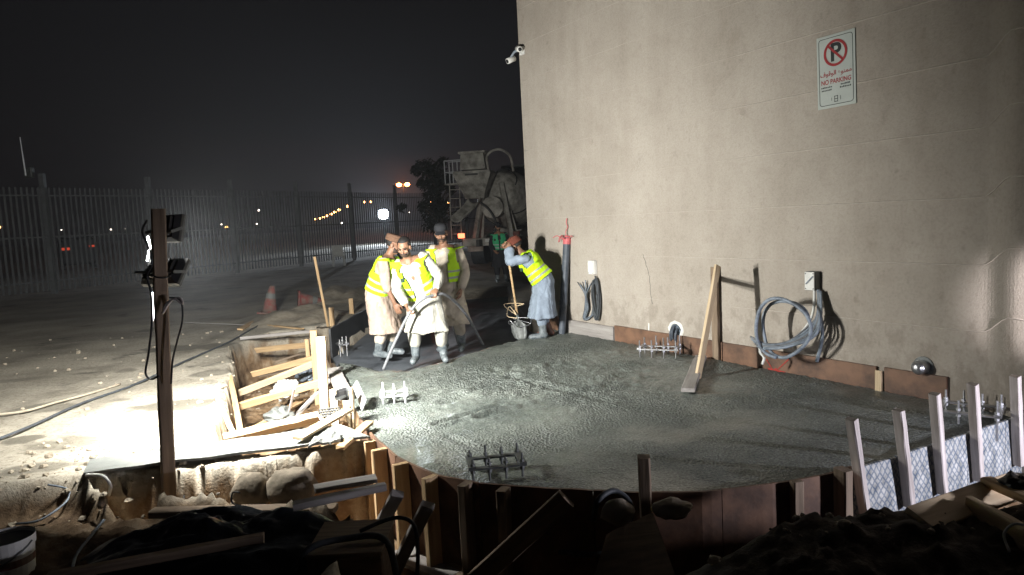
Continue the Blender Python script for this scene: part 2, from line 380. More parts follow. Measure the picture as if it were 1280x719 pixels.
# ground: dusty hard-standing, brown cut soil in the pit, dark damp spoil
def ground_material():
    m, nt, b = newmat('ground'); L = nt.links.new
    tc = N(nt, 'ShaderNodeTexCoord'); P = tc.outputs['Object']
    def noise_(s, d=6, r=.6):
        n = N(nt, 'ShaderNodeTexNoise'); n.inputs['Scale'].default_value = s; n.inputs['Detail'].default_value = d; n.inputs['Roughness'].default_value = r
        L(P, n.inputs['Vector']); return n.outputs[0]
    def ramp(src, stops):
        r = N(nt, 'ShaderNodeValToRGB'); e = r.color_ramp.elements
        while len(e) < len(stops): e.new(.5)
        for el, (p, c) in zip(e, stops): el.position = p; el.color = (*c, 1)
        L(src, r.inputs[0]); return r.outputs[0]
    def mix(f, a, c, bt='MIX'):
        x = N(nt, 'ShaderNodeMix'); x.data_type = 'RGBA'; x.blend_type = bt
        if isinstance(f, float): x.inputs[0].default_value = f
        else: L(f, x.inputs[0])
        L(a, x.inputs[6]); L(c, x.inputs[7]); return x.outputs[2]
    def at_(n):
        a = N(nt, 'ShaderNodeAttribute'); a.attribute_name = n; return a.outputs['Fac']
    dust = ramp(noise_(.9, 8), [(.33, (.31, .28, .225)), (.5, (.43, .39, .32)), (.68, (.53, .48, .395))])
    grit = ramp(noise_(26, 4), [(.34, (.45, .43, .40)), (.5, (1, 1, 1))])
    dust = mix(.65, dust, grit, 'MULTIPLY')
    damp = ramp(noise_(.75, 7, .65), [(.60, (0, 0, 0)), (.645, (1, 1, 1))])
    dd = N(nt, 'ShaderNodeRGB'); dd.outputs[0].default_value = (.13, .125, .105, 1)
    dfac = N(nt, 'ShaderNodeMath', operation='MULTIPLY'); dfac.inputs[1].default_value = .65; L(damp, dfac.inputs[0])
    dust = mix(dfac.outputs[0], dust, dd.outputs[0])
    brown = ramp(noise_(4.5, 7), [(.34, (.10, .06, .032)), (.52, (.23, .15, .085)), (.7, (.40, .32, .22))])
    spoil = ramp(noise_(7, 7), [(.35, (.026, .021, .017)), (.6, (.062, .05, .04)), (.78, (.13, .105, .085))])
    st_c = N(nt, 'ShaderNodeRGB'); st_c.outputs[0].default_value = (.085, .078, .062, 1); dust = mix(at_('stain'), dust, st_c.outputs[0])
    c = mix(at_('soil'), dust, brown); c = mix(at_('spoil'), c, spoil)
    L(c, b.inputs['Base Color']); b.inputs['Roughness'].default_value = .92; b.inputs['Specular IOR Level'].default_value = .15
    h = N(nt, 'ShaderNodeMath', operation='ADD'); L(noise_(14, 8, .7), h.inputs[0]); L(noise_(60, 3), h.inputs[1])
    bp = N(nt, 'ShaderNodeBump'); bp.inputs['Strength'].default_value = .5; bp.inputs['Distance'].default_value = .014
    L(h.outputs[0], bp.inputs['Height']); L(bp.outputs[0], b.inputs['Normal'])
    return m
me, used = gridmesh('ground', GX, GY, GZ)
stain = np.zeros(GX.shape)
for px, py, rx, rz, k in [(80, 553, 55, 9, .55), (66, 508, 48, 5, .6), (217, 506, 42, 8, .75), (30, 549, 18, 5, .8), (180, 534, 22, 4, .7), (260, 468, 24, 5, .6), (215, 436, 40, 4, .7), (275, 432, 30, 4, .7), (150, 500, 25, 3, .5), (300, 396, 30, 3, .6), (63, 436, 14, 3, .6), (110, 466, 10, 2, .6), (155, 463, 9, 2, .5), (20, 475, 60, 4, .4), (120, 420, 70, 6, .4), (30, 400, 80, 7, .4), (240, 372, 60, 6, .4), (50, 585, 40, 8, .6), (110, 580, 40, 5, .5)]:
    c = gat(px, py); e1 = (gat(px + rx, py) - c).length; e2 = abs(gat(px, py - rz).y - c.y)
    q = np.hypot((GX - c.x) / e1, (GY - c.y) / e2); stain = np.maximum(stain, k * sstep(q + nz(GX, GY, 2.3, 41, 4) * .9, 1.05, .8))
for off in (0, .9, 2.6, 3.5):                            # wheel marks of the mixer along the yard
    d = np.abs((GX + 4.6 + off + .10 * (GY - 8)) + nz(GX, GY, .25, 43, 2) * .35); stain = np.maximum(stain, .38 * np.exp(-(d / .13) ** 2) * sstep(nz(GX, GY, 1.4, 44, 3), -.5, .2) * sstep(GY, 6, 7.5))
attr(me, 'stain', stain.ravel()[used])
attr(me, 'soil', np.clip(np.maximum(soil, leds * .9), 0, 1).ravel()[used]); attr(me, 'spoil', np.clip(np.maximum(mound, leds * .55), 0, 1).ravel()[used])
me.materials.append(ground_material())
ground = bpy.data.objects.new('ground', me); col.objects.link(ground); tag(ground, kind='structure')

# wet concrete, still rough from the chute at the far side and levelled towards the near edge
def clipgrid(pg, st, hfun, name, matr):
    P = np.array(pg); x0, y0 = P.min(0); x1, y1 = P.max(0)
    X, Y = np.meshgrid(np.arange(x0 - st, x1 + 2 * st, st), np.arange(y0 - st, y1 + 2 * st, st))
    D = sdf(X, Y, pg); c = D > 0
    keep = c[:-1, :-1] | c[1:, :-1] | c[:-1, 1:] | c[1:, 1:]
    pad = np.zeros(X.shape, bool); pad[:-1, :-1] |= keep; pad[1:, :-1] |= keep; pad[:-1, 1:] |= keep; pad[1:, 1:] |= keep
    for j, i in np.argwhere(pad & ~c):
        X[j, i], Y[j, i] = nearest(X[j, i], Y[j, i], pg)
    Z = hfun(X, Y); me, used = gridmesh(name, X, Y, Z, keep); me.materials.append(matr)
    o = bpy.data.objects.new(name, me); col.objects.link(o); return o
EDGE = [gat(*p) for p in [(424, 452), (470, 462), (520, 461), (560, 449), (610, 434), (650, 424), (690, 408)]]
EX, EY = [p.x for p in EDGE], [p.y for p in EDGE]
def conc_h(X, Y):
    e = np.interp(X, EX, EY) + nz(X, Y, 2.5, 21) * .16
    rough = sstep(Y, 5.6, 7.2) * (1 - .45 * sstep(X, .8, 2.4))
    z = nz(X, Y, 1.2, 22) * .014 + (np.abs(nz(X, Y, 9, 23, 3)) - .2) * (.006 + .022 * rough * sstep(nz(X, Y, 1.1, 27, 2), -.25, .25)) + nz(X, Y, 30, 24, 2) * (.004 + .009 * rough)
    pc = sstep(1.35 - np.hypot((X - .25) / 1.25, (Y - 7.9) / .85), 0, .6)
    z += pc * ((np.abs(nz(X, Y, 4.2, 61, 3)) - .2) * .045 + (np.abs(nz(X, Y, 12, 62, 2)) - .2) * .03)
    # drag marks left by the shovel and the hose
    for (ax, ay, bx, by, w, dpt) in DRAG:
        ex, ey = bx - ax, by - ay; t = np.clip(((X - ax) * ex + (Y - ay) * ey) / (ex * ex + ey * ey), 0, 1)
        d = np.hypot(X - ax - t * ex, Y - ay - t * ey) + nz(X, Y, 7, 26) * .035
        dpt = dpt * .65; z -= dpt * np.exp(-(d / w) ** 2); z += dpt * .7 * np.exp(-((d - 1.9 * w) / w) ** 2)
    return z - .15 * sstep(Y - e, -.02, .45) - .015
DRAG = []
for a, b2, w, d in [((545, 530), (625, 505), .035, .05), ((600, 520), (770, 478), .05, .035), ((640, 470), (760, 500), .06, .03), ((560, 500), (640, 470), .07, .03), ((690, 455), (760, 440), .06, .025), ((560, 545), (600, 560), .04, .02)]:
    p, q = gat(*a), gat(*b2); DRAG.append((p.x, p.y, q.x, q.y, w, d))
def concrete_material():
    m, nt, b = newmat('wet_concrete'); L = nt.links.new
    tc = N(nt, 'ShaderNodeTexCoord')
    n1 = N(nt, 'ShaderNodeTexNoise'); n1.inputs['Scale'].default_value = 1.3; n1.inputs['Detail'].default_value = 5; L(tc.outputs['Object'], n1.inputs['Vector'])
    n2 = N(nt, 'ShaderNodeTexNoise'); n2.inputs['Scale'].default_value = 48; n2.inputs['Detail'].default_value = 4; L(tc.outputs['Object'], n2.inputs['Vector'])
    vo = N(nt, 'ShaderNodeTexVoronoi'); vo.inputs['Scale'].default_value = 42; L(tc.outputs['Object'], vo.inputs['Vector'])
    r1 = N(nt, 'ShaderNodeValToRGB'); e = r1.color_ramp.elements; e[0].position, e[1].position = .35, .65; e[0].color = (.14, .158, .146, 1); e[1].color = (.225, .245, .222, 1)
    r2 = N(nt, 'ShaderNodeValToRGB'); e = r2.color_ramp.elements; e[0].position, e[1].position = .40, .60; e[0].color = (.30, .32, .32, 1); e[1].color = (1, 1, 1, 1)
    n3 = N(nt, 'ShaderNodeTexNoise'); n3.inputs['Scale'].default_value = .85; n3.inputs['Detail'].default_value = 4; L(tc.outputs['Object'], n3.inputs['Vector'])
    n2.inputs['Scale'].default_value = 58; n2.inputs['Roughness'].default_value = .7; vo.inputs['Scale'].default_value = 44
    L(n1.outputs[0], r1.inputs[0]); L(n2.outputs[0], r2.inputs[0])
    mx = N(nt, 'ShaderNodeMix'); mx.data_type = 'RGBA'; mx.blend_type = 'MULTIPLY'; mx.inputs[0].default_value = .9
    L(r1.outputs[0], mx.inputs[6]); L(r2.outputs[0], mx.inputs[7])
    # pale bits of aggregate
    vg = N(nt, 'ShaderNodeTexVoronoi'); vg.inputs['Scale'].default_value = 34; L(tc.outputs['Object'], vg.inputs['Vector'])
    lt = N(nt, 'ShaderNodeMath', operation='LESS_THAN'); L(vg.outputs['Distance'], lt.inputs[0]); lt.inputs[1].default_value = .20
    sf = N(nt, 'ShaderNodeMath', operation='MULTIPLY'); L(lt.outputs[0], sf.inputs[0]); L(n1.outputs[0], sf.inputs[1])
    pg = N(nt, 'ShaderNodeRGB'); pg.outputs[0].default_value = (.36, .37, .34, 1)
    m2 = N(nt, 'ShaderNodeMix'); m2.data_type = 'RGBA'; L(sf.outputs[0], m2.inputs[0]); L(mx.outputs[2], m2.inputs[6]); L(pg.outputs[0], m2.inputs[7])
    L(m2.outputs[2], b.inputs['Base Color'])
    rr = N(nt, 'ShaderNodeMapRange'); L(n3.outputs[0], rr.inputs[0]); rr.inputs[1].default_value = .38; rr.inputs[2].default_value = .62; rr.inputs[3].default_value = .30; rr.inputs[4].default_value = .62
    L(rr.outputs[0], b.inputs['Roughness']); b.inputs['Specular IOR Level'].default_value = .4
    ad = N(nt, 'ShaderNodeMath', operation='ADD'); L(n2.outputs[0], ad.inputs[0]); L(vo.outputs['Distance'], ad.inputs[1])
    st = N(nt, 'ShaderNodeMapRange'); L(n3.outputs[0], st.inputs[0]); st.inputs[1].default_value = .43; st.inputs[2].default_value = .58; st.inputs[3].default_value = .16; st.inputs[4].default_value = 1
    bp = N(nt, 'ShaderNodeBump'); bp.inputs['Distance'].default_value = .026; L(st.outputs[0], bp.inputs['Strength'])
    L(ad.outputs[0], bp.inputs['Height']); L(bp.outputs[0], b.inputs['Normal']); return m
front_y = max(EY) + .9
pour = S_FRONT + [S_WALL[0], (W(.62, .05).x, W(.62, .05).y), (-.3, 11.5), (-2.2, 11.6), S_SIDE[1], S_SIDE[2]]
o = clipgrid(pour, .028, conc_h, 'wet_concrete', concrete_material()); tag(o, kind='structure')
M['membrane'] = mat('membrane', (.12, .132, .15), rough=.5, scale=2.2, c2=(.06, .068, .08), bump=.4, bscale=9, bdist=.02)
bed = [(x, y) for x, y in [S_SIDE[2], (gat(470, 470).x, gat(470, 470).y), (.3, 9.8), (W(.8, .06).x, W(.8, .06).y), (W(0, .06).x, W(0, .06).y), (0, 17.5), (-1.9, 17.5), S_SIDE[0], S_SIDE[1]]]
def bed_h(X, Y): return -.135 + nz(X, Y, 1.3, 31) * .018 + (np.abs(nz(X * 1.0, Y * .35, 5, 32)) - .2) * .03
o = clipgrid(bed, .06, bed_h, 'pit_bed', M['membrane']); tag(o, kind='structure')

# ------------------------------------------------------------------ rendered wall of the building
def wall_material():
    m, nt, b = newmat('render'); L = nt.links.new
    tc = N(nt, 'ShaderNodeTexCoord')
    def noise_(s, st=(1, 1, 1), d=6):
        mp = N(nt, 'ShaderNodeMapping'); mp.inputs[3].default_value = st; L(tc.outputs['Object'], mp.inputs[0])
        n = N(nt, 'ShaderNodeTexNoise'); n.inputs['Scale'].default_value = s; n.inputs['Detail'].default_value = d; n.inputs['Roughness'].default_value = .6; L(mp.outputs[0], n.inputs['Vector']); return n.outputs[0]
    def ramp(src, a, ca, bb, cb):
        r = N(nt, 'ShaderNodeValToRGB'); e = r.color_ramp.elements; e[0].position, e[1].position = a, bb; e[0].color = (*ca, 1); e[1].color = (*cb, 1); L(src, r.inputs[0]); return r.outputs[0]
    def mul(f, a, c):
        x = N(nt, 'ShaderNodeMix'); x.data_type = 'RGBA'; x.blend_type = 'MULTIPLY'; x.inputs[0].default_value = f; L(a, x.inputs[6]); L(c, x.inputs[7]); return x.outputs[2]
    c = ramp(noise_(.9), .33, (.345, .308, .265), .66, (.415, .375, .328))
    c = mul(.75, c, ramp(noise_(2.6, (1, 1, .11)), .30, (.87, .855, .84), .55, (1, 1, 1)))       # rain streaks
    c = mul(.6, c, ramp(noise_(5.5), .30, (.89, .875, .86), .5, (1, 1, 1)))
    c = mul(.5, c, ramp(noise_(38, d=3), .34, (.80, .79, .78), .55, (1, 1, 1)))
    # cement splashes and dust near the foot, a few larger stains
    sz = N(nt, 'ShaderNodeSeparateXYZ'); L(tc.outputs['Object'], sz.inputs[0])
    mr = N(nt, 'ShaderNodeMapRange'); L(sz.outputs[2], mr.inputs[0]); mr.inputs[1].default_value = .05; mr.inputs[2].default_value = .85; mr.inputs[3].default_value = .20; mr.inputs[4].default_value = -.04
    ad = N(nt, 'ShaderNodeMath', operation='ADD'); L(noise_(6.5, (1, 1, .8), 8), ad.inputs[0]); L(mr.outputs[0], ad.inputs[1])
    c = mul(.55, c, ramp(ad.outputs[0], .58, (1, 1, 1), .68, (.70, .68, .66)))
    c = mul(.5, c, ramp(noise_(.55, (1, 1, .5), 5), .36, (.78, .76, .74), .50, (1, 1, 1)))
    L(c, b.inputs['Base Color']); b.inputs['Roughness'].default_value = .88; b.inputs['Specular IOR Level'].default_value = .2
    h = N(nt, 'ShaderNodeMath', operation='ADD'); L(noise_(70, d=3), h.inputs[0]); L(noise_(3.5, (1, 1, .5)), h.inputs[1])
    bp = N(nt, 'ShaderNodeBump'); bp.inputs['Strength'].default_value = .45; bp.inputs['Distance'].default_value = .012
    L(h.outputs[0], bp.inputs['Height']); L(bp.outputs[0], b.inputs['Normal']); return m
M['render'] = wall_material()
M['seam'] = mat('seam', (.46, .41, .36), rough=.85, scale=20, var=.2)
SC = 7.0                                               # where the flat face turns into the rounded buttress
def joff(s):                                            # stand-off of the face along the wall
    return 0.0 if s < SC else .10 * float(sstep(np.array(s), SC, SC + .30))
bld = thing('building', 'tall beige rendered building wall with horizontal seams beside the concrete slab', 'building', WA)
prof = [(s, joff(s)) for s in [0, 1, 2, 3, 4, 5, 6, 7, SC] + [SC + .03 * i for i in range(1, 12)] + [7.6, 8.2, 9, 12]]
mb = MB(); zs = [-.6, 0, 1, 2, 3, 4, 5, 6.2]
top = [W(s, o_) for s, o_ in prof]; back = [W(12, -5), W(0, -5)]
rings = [[p + Vector((0, 0, z)) for p in top + back] for z in zs]
mb.loft(rings); mb.build('wall', 'render', bld)
mb = MB(); cop = [[W(s, o_ + .06, z) for s, o_ in prof] + [W(12, -5.06, z), W(-.06, -5.06, z), W(-.06, .06, z)] for z in (6.203, 6.36)]
mb.loft(cop); mb.build('parapet', 'render', bld)
for k in range(-0, 9):
    z0 = .625 + .556 * k
    if z0 > 5.6: break
    pts = []; s = .02
    while s < 11.8:
        rise = .15 * float(sstep(np.array(s), SC - .02, SC + .24)) - .05 * float(sstep(np.array(s), SC + .26, SC + .6))
        pts.append(W(s, joff(s) + .001, z0 + rise + .006 * noise.noise((s * 2, k, 0)))); s += .05 if SC - .3 < s < SC + .7 else .2
    rr = [.0018 + .003 * (.5 + .5 * noise.noise((p.x * 1.7, k, 4))) + (.003 if (p - WA).dot(WT) > 4.6 else 0) for p in pts]
    MB().tube(pts, rr, 6).build('seam', 'seam', bld, smooth=True)
# a fine crack running down the face
for (a, b2) in [((804, 318), (812, 345)), ((812, 345), (815, 380))]:
    pa, pb = wat(*a, .0015), wat(*b2, .0015); pts = [pa.lerp(pb, t / 6) + WT * random.uniform(-.012, .012) for t in range(7)]
    MB().tube(pts, .0022, 5).build('crack', 'sign_black', bld)
pa, pb = wat(811, 404, .002), wat(811, 419, .002)
MB().beam(pa, pb, .02, .006, up=WN).build('filler_patch', 'patch', bld)

# formwork boards standing along the foot of the wall
def s_at(px, off=.03): return (wat(px, 440 + (px - 800) * .14, off) - WA).dot(WT)
def wallboard(px0, px1, z0, z1, th, m, label, name='formwork_board'):
    s0, s1 = s_at(px0), s_at(px1); mt = wbasis(W(s0, .004 + th / 2, (z0 + z1) / 2))
    mb = MB(); L = s1 - s0; h = z1 - z0; n = 14; rings = []
    for i in range(n + 1):
        x = L * i / n; e = .004 * noise.noise((px0 + x * 3, 1, 2))
        rings.append([Vector((x, -h / 2, -th / 2)), Vector((x, -h / 2, th / 2)), Vector((x, h / 2 + e, th / 2)), Vector((x, h / 2 + e, -th / 2))])
    mb.loft(rings); me = mb.mesh(name, m); o = bpy.data.objects.new(name, me); col.objects.link(o); o.matrix_world = mt; WM[o.name] = mt
    tag(o, label, 'board', 'formwork boards along the wall foot'); return o
wallboard(676, 699, -.14, .19, .030, 'form_ply', 'short reddish brown formwork board behind the boots of the shovelling worker')
wallboard(707, 767.5, -.14, .175, .035, 'grey_wood', 'weathered grey formwork board at the wall foot, beside the dark pipe')
wallboard(769, 903, -.14, .20, .028, 'form_ply', 'reddish brown formwork board below the chipped wall hole')
fb = wallboard(904, 1095, -.12, .20, .028, 'form_ply', 'long brown formwork board with red spray paint arrow under the conduit coil')
wallboard(1105, 1183, -.12, .205, .026, 'form_ply', 'dark brown formwork board under the round metal outlet')
p0, p1 = wat(1100, 463, .03), wat(1101, 497, .03); p1.z = -.1
o = sawn('formwork_batten', p0 + WN * .02, Vector((p0.x, p0.y, -.1)) + WN * .02, .06, .03, 'pale_pine', up=WN); tag(o, 'short pale batten covering the joint between two brown formwork boards', 'batten')
# the sprayed arrow on the board
def strip(parent, pts, w, m, name, off=.0015):
    mb = MB(); pts = [Vector(p) for p in pts]
    for a, b2 in zip(pts, pts[1:]):
        d = (b2 - a).normalized(); q = WN.cross(d) * w / 2
        mb.add([a + q + WN * off, b2 + q * .8 + WN * off, b2 - q * .8 + WN * off, a - q + WN * off], [(0, 1, 2, 3)])
    return mb.build(name, m, parent)
of = .036
strip(fb, [wat(958, 449, of), wat(968, 466, of)], .012, 'spray_red', 'spray_mark'); strip(fb, [wat(986, 449, of), wat(968, 466, of)], .012, 'spray_red', 'spray_mark')
strip(fb, [wat(960, 461, of), wat(982, 466, of)], .025, 'spray_red', 'spray_mark', .002); strip(fb, [wat(966, 466.5, of), wat(971, 461, of)], .04, 'spray_red', 'spray_mark', .0025)
# ------------------------------------------------------------------ formwork round the slab
FPXX = [437, 450, 466, 500, 548, 602, 700, 800, 880, 960, 1030, 1070, 1130, 1190, 1240, 1278]
def fpt(px, off=0.0, z=0.0):
    k = max(0, min(len(FPXX) - 2, sum(1 for q in FPXX if q <= px) - 1))
    t = (px - FPXX[k]) / (FPXX[k + 1] - FPXX[k]); a, b2 = Vector(S_FRONT[k]), Vector(S_FRONT[k + 1]); p = a.lerp(b2, t)
    def tg(i): i = max(0, min(len(FPXX) - 2, i)); return (Vector(S_FRONT[i + 1]) - Vector(S_FRONT[i])).normalized()
    d = (tg(k).lerp(tg(k + 1), t * .5) if t > .5 else tg(k - 1).lerp(tg(k), .5 + t * .5)).normalized()
    n = Vector((d.y, -d.x))                              # away from the slab
    return Vector((p.x + n.x * off, p.y + n.y * off, z)), Vector((n.x, n.y, 0)), Vector((d.x, d.y, 0))
def formpanel(px0, px1, z0, z1, m, label, off=.004, th=.02):
    mb = MB(); n = max(4, int((px1 - px0) / 12)); rings = []
    sd = random.random() * 50
    for i in range(n + 1):
        px = px0 + (px1 - px0) * i / n; e = .006 * noise.noise((px * .03, sd, 0))
        a, nn, d = fpt(px, off); b2 = a + nn * th
        rings.append([Vector((a.x, a.y, z0)), Vector((b2.x, b2.y, z0)), Vector((b2.x, b2.y, z1 + e)), Vector((a.x, a.y, z1 + e))])
    o = mb.loft(rings).build('formwork_board', m, origin=rings[0][0]); return tag(o, label, 'panel', 'formwork panels holding the concrete edge')
def crosshatch_material():  # pale board colour crossed by darker, uneven diagonal bands
    m, nt, b = newmat('crosshatch_board'); L = nt.links.new
    tc = N(nt, 'ShaderNodeTexCoord'); sx = N(nt, 'ShaderNodeSeparateXYZ'); L(tc.outputs['Object'], sx.inputs[0])
    def band(sign):
        a = N(nt, 'ShaderNodeMath', operation='MULTIPLY_ADD'); L(sx.outputs[0], a.inputs[0]); a.inputs[1].default_value = 1.35 * sign; L(sx.outputs[2], a.inputs[2])
        s = N(nt, 'ShaderNodeMath', operation='MULTIPLY'); L(a.outputs[0], s.inputs[0]); s.inputs[1].default_value = 17 if sign > 0 else 13
        nzn = N(nt, 'ShaderNodeTexNoise'); nzn.inputs['Scale'].default_value = 9; L(tc.outputs['Object'], nzn.inputs['Vector'])
        q = N(nt, 'ShaderNodeMath', operation='MULTIPLY_ADD'); L(nzn.outputs[0], q.inputs[0]); q.inputs[1].default_value = .9; L(s.outputs[0], q.inputs[2])
        f = N(nt, 'ShaderNodeMath', operation='FRACT'); L(q.outputs[0], f.inputs[0])
        c = N(nt, 'ShaderNodeMath', operation='LESS_THAN'); L(f.outputs[0], c.inputs[0]); c.inputs[1].default_value = .27; return c.outputs[0]
    mx = N(nt, 'ShaderNodeMath', operation='MAXIMUM'); L(band(1), mx.inputs[0]); L(band(-1), mx.inputs[1])
    n2 = N(nt, 'ShaderNodeTexNoise'); n2.inputs['Scale'].default_value = 14; n2.inputs['Detail'].default_value = 5; L(tc.outputs['Object'], n2.inputs['Vector'])
    r = N(nt, 'ShaderNodeValToRGB'); e = r.color_ramp.elements; e[0].position, e[1].position = .35, .65; e[0].color = (.20, .21, .20, 1); e[1].color = (.46, .46, .44, 1); L(n2.outputs[0], r.inputs[0])
    r2 = N(nt, 'ShaderNodeValToRGB'); e = r2.color_ramp.elements; e[0].position, e[1].position = .3, .7; e[0].color = (.05, .075, .12, 1); e[1].color = (.22, .25, .28, 1); L(n2.outputs[0], r2.inputs[0])
    mm = N(nt, 'ShaderNodeMix'); mm.data_type = 'RGBA'; L(mx.outputs[0], mm.inputs[0]); L(r.outputs[0], mm.inputs[6]); L(r2.outputs[0], mm.inputs[7])
    L(mm.outputs[2], b.inputs['Base Color']); b.inputs['Roughness'].default_value = .7
    bp = N(nt, 'ShaderNodeBump'); bp.inputs['Strength'].default_value = .5; bp.inputs['Distance'].default_value = .006; L(mx.outputs[0], bp.inputs['Height']); L(bp.outputs[0], b.inputs['Normal']); return m
M['crosshatch_board'] = crosshatch_material()
formpanel(452, 498, -.66, .022, 'form_ply', 'reddish formwork panel at the brightly lit corner of the slab')
formpanel(499, 600, -.68, .024, 'form_ply', 'reddish brown curved formwork panel behind the dark diagonal braces')
formpanel(601, 742, -.68, .022, 'form_ply', 'dark curved formwork panel in shade below the nearest anchor bolt frame')
formpanel(743, 900, -.68, .02, 'form_ply', 'dark curved formwork panel behind the lone tall dark stake')
formpanel(901, 1062, -.60, .022, 'form_ply', 'dark curved formwork panel above the dirt mound with two short stubs')
RP = [1064, 1116, 1160, 1205, 1252, 1277.5]
words = ['dimmest, beside the first white stake', 'between the second and third white stakes', 'between the third and fourth white stakes', 'between the fourth and tallest white stakes', 'right of the tallest white stake']
for k in range(5):
    o = formpanel(RP[k], RP[k + 1] - .5, -.5, .002 + .003 * k, 'crosshatch_board', 'pale crosshatched formwork panel, ' + ['between the first and second white stakes', 'between the second and third white stakes', 'between the third and fourth white stakes', 'between the fourth and fifth white stakes', 'right of the fifth white stake'][k], .006, .022)

def stake(px, ztop, zbot, w, dp, m, label, lean=(0, 0), off=.03, nm='formwork_stake', group='stakes round the formwork'):
    a, n, d = fpt(px, off + dp / 2); top = a + n * lean[0] + d * lean[1]
    o = sawn(nm, Vector((a.x, a.y, zbot)), Vector((top.x, top.y, ztop)), w, dp, m, up=n); return tag(o, label, 'stake', group)
stake(446, .06, -.66, .06, .05, 'pale_pine', 'glaring pale stake, left end of the row at the slab corner', off=.06)
stake(453, .0, -.68, .075, .04, 'pine', 'yellow stake at the slab corner behind the two grey boards', off=.13)
stake(466, -.02, -.68, .05, .04, 'pine', 'narrow stake just left of the broad stake at the bright corner', off=.12)
stake(474, .02, -.68, .055, .09, 'pine', 'brown stake left of the first dark diagonal brace, behind the grey board ends', off=.03)
stake(488, .035, -.7, .05, .115, 'pine', 'broad lit stake above the first dark diagonal brace')
stake(515, .035, -.7, .05, .115, 'pine', 'broad brown stake between the two dark diagonal braces')
stake(549, .035, -.7, .048, .115, 'pine', 'brown stake just right of the second dark diagonal brace')
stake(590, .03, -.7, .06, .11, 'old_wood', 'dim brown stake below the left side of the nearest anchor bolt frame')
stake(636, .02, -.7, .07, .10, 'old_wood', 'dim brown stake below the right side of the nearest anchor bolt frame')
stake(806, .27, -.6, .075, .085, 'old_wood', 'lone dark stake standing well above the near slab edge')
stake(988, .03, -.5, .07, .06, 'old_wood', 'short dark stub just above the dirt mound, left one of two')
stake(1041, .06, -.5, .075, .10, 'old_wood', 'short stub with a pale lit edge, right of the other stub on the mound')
for k, (px, zt, lw) in enumerate([(1071, .375, .06), (1125, .355, .06), (1166, .405, .06), (1211, .40, .062), (1262, .375, .062)]):
    stake(px, zt, -.35, .05, .068, 'white_wood', ['first of five white stakes from the dark middle, dimmest and bluish', 'second of five white stakes from the dark middle, with a stained knot', 'third of five white stakes from the dark middle, standing where the anchor bolts begin', 'fourth of five white stakes from the dark middle, brightly lit', 'fifth of five white stakes, nearest the wall and glaring white'][k], lean=(.02, -.165 + .014 * k), off=.035, group='white stakes at the lit end of the formwork')
# tall black shutter on the far left side of the pit, with its little stakes
sp = [Vector((S_SIDE[1][0], S_SIDE[1][1], 0)), Vector((-2.60, 12.5, 0)), Vector((-2.1, 16.8, 0))]
for (a, b2, lb) in [(sp[0], sp[1], 'black formwork panel, nearer half, behind the left workers'), (sp[1], sp[2], 'black formwork panel, farther half, behind the workers')]:
    d = (b2 - a).normalized(); n = Vector((-d.y, d.x, 0)); mb = MB(); rings = []
    for i in range(9):
        p = a.lerp(b2, i / 8); h = .30 + .012 * noise.noise((i * .7, a.y, 0))
        rings.append([p + Vector((0, 0, -.2)), p + n * .03 + Vector((0, 0, -.2)), p + n * .03 + Vector((0, 0, h)), p + Vector((0, 0, h))])
    tag(mb.loft(rings).build('formwork_board', 'black_ply', origin=a), lb, 'panel', 'black formwork panels of the pit side')
def ptat(p, z): return at(p[0], p[1], z)
def plank(name, pa, za, pb, zb, w, t, m, label, cat='plank', group=None, up=(0, 0, 1)):
    o = sawn(name, at(*pa, za), at(*pb, zb), w, t, m, up=up); return tag(o, label, cat, group)
for pxl, lb in [((419, 398), 'short pale stake behind the black formwork panel, nearer of two'), ((443, 385), 'short pale stake behind the black formwork panel, nearer the workers')]:
    b2 = at(*pxl, .12); o = sawn('formwork_stake', b2 + Vector((-.06, 0, -.3)), b2 + Vector((-.06, 0, .20)), .09, .04, 'pine'); tag(o, lb, 'stake', 'short stakes behind the black formwork')
b2 = at(410, 408, .1); t2 = atY(393, 321, b2.y - .15)
o = sawn('prop_stick', b2, t2, .035, .03, 'pine'); tag(o, 'thin pale stick leaning over the black formwork left of the workers', 'stick')

# ------------------------------------------------------------------ timber in the braced pit
G = 'struts bracing the cut'
ZL, ZR = -.30, -.02
plank('bracing_plank', (320, 438), -.12, (387, 431), -.02, .085, .035, 'pine', 'short yellow strut, farthest across the pit', 'plank', G, (0, 1, .4))
plank('bracing_plank', (315, 468), -.28, (391, 448), -.08, .085, .035, 'pine', 'yellow strut second across the pit, above the crossing one', 'plank', G, (0, 1, .4))
plank('bracing_plank', (297, 492), -.36, (393, 454), -.06, .09, .035, 'pale_pine', 'long steep yellow strut crossing the middle of the pit', 'plank', G, (0, 1, .5))
plank('bracing_plank', (283, 513), -.34, (402, 478), -.03, .095, .04, 'pine', 'yellow strut third across the pit behind the grey steel prop', 'plank', G, (0, 1, .5))
plank('bracing_plank', (281, 549), -.10, (399, 521), -.01, .15, .06, 'pale_pine', 'thick pale plank, nearest across the pit beside the grey sheet', 'plank', G, (0, .6, .8))
plank('steel_prop', (366, 524), -.4, (427, 459), .06, .055, .03, 'grey_wood', 'grey slanting bar rising from the pit towards the slab', 'bar')
plank('rod', (359, 524), -.4, (368, 486), .02, .022, .018, 'white_wood', 'thin white upright rod in the pit', 'rod')
plank('rod', (398, 519), .03, (411, 545), .03, .014, .012, 'white_wood', 'thin white rod lying across the grey sheet edge', 'rod')
plank('lath', (269, 492), .02, (293, 545), -.1, .05, .02, 'pale_pine', 'thin pale lath leaning on the left lip of the pit', 'lath')
plank('lath', (287, 470), -.02, (300, 538), -.25, .06, .018, 'pine', 'rough split lath standing against the left pit face', 'lath')
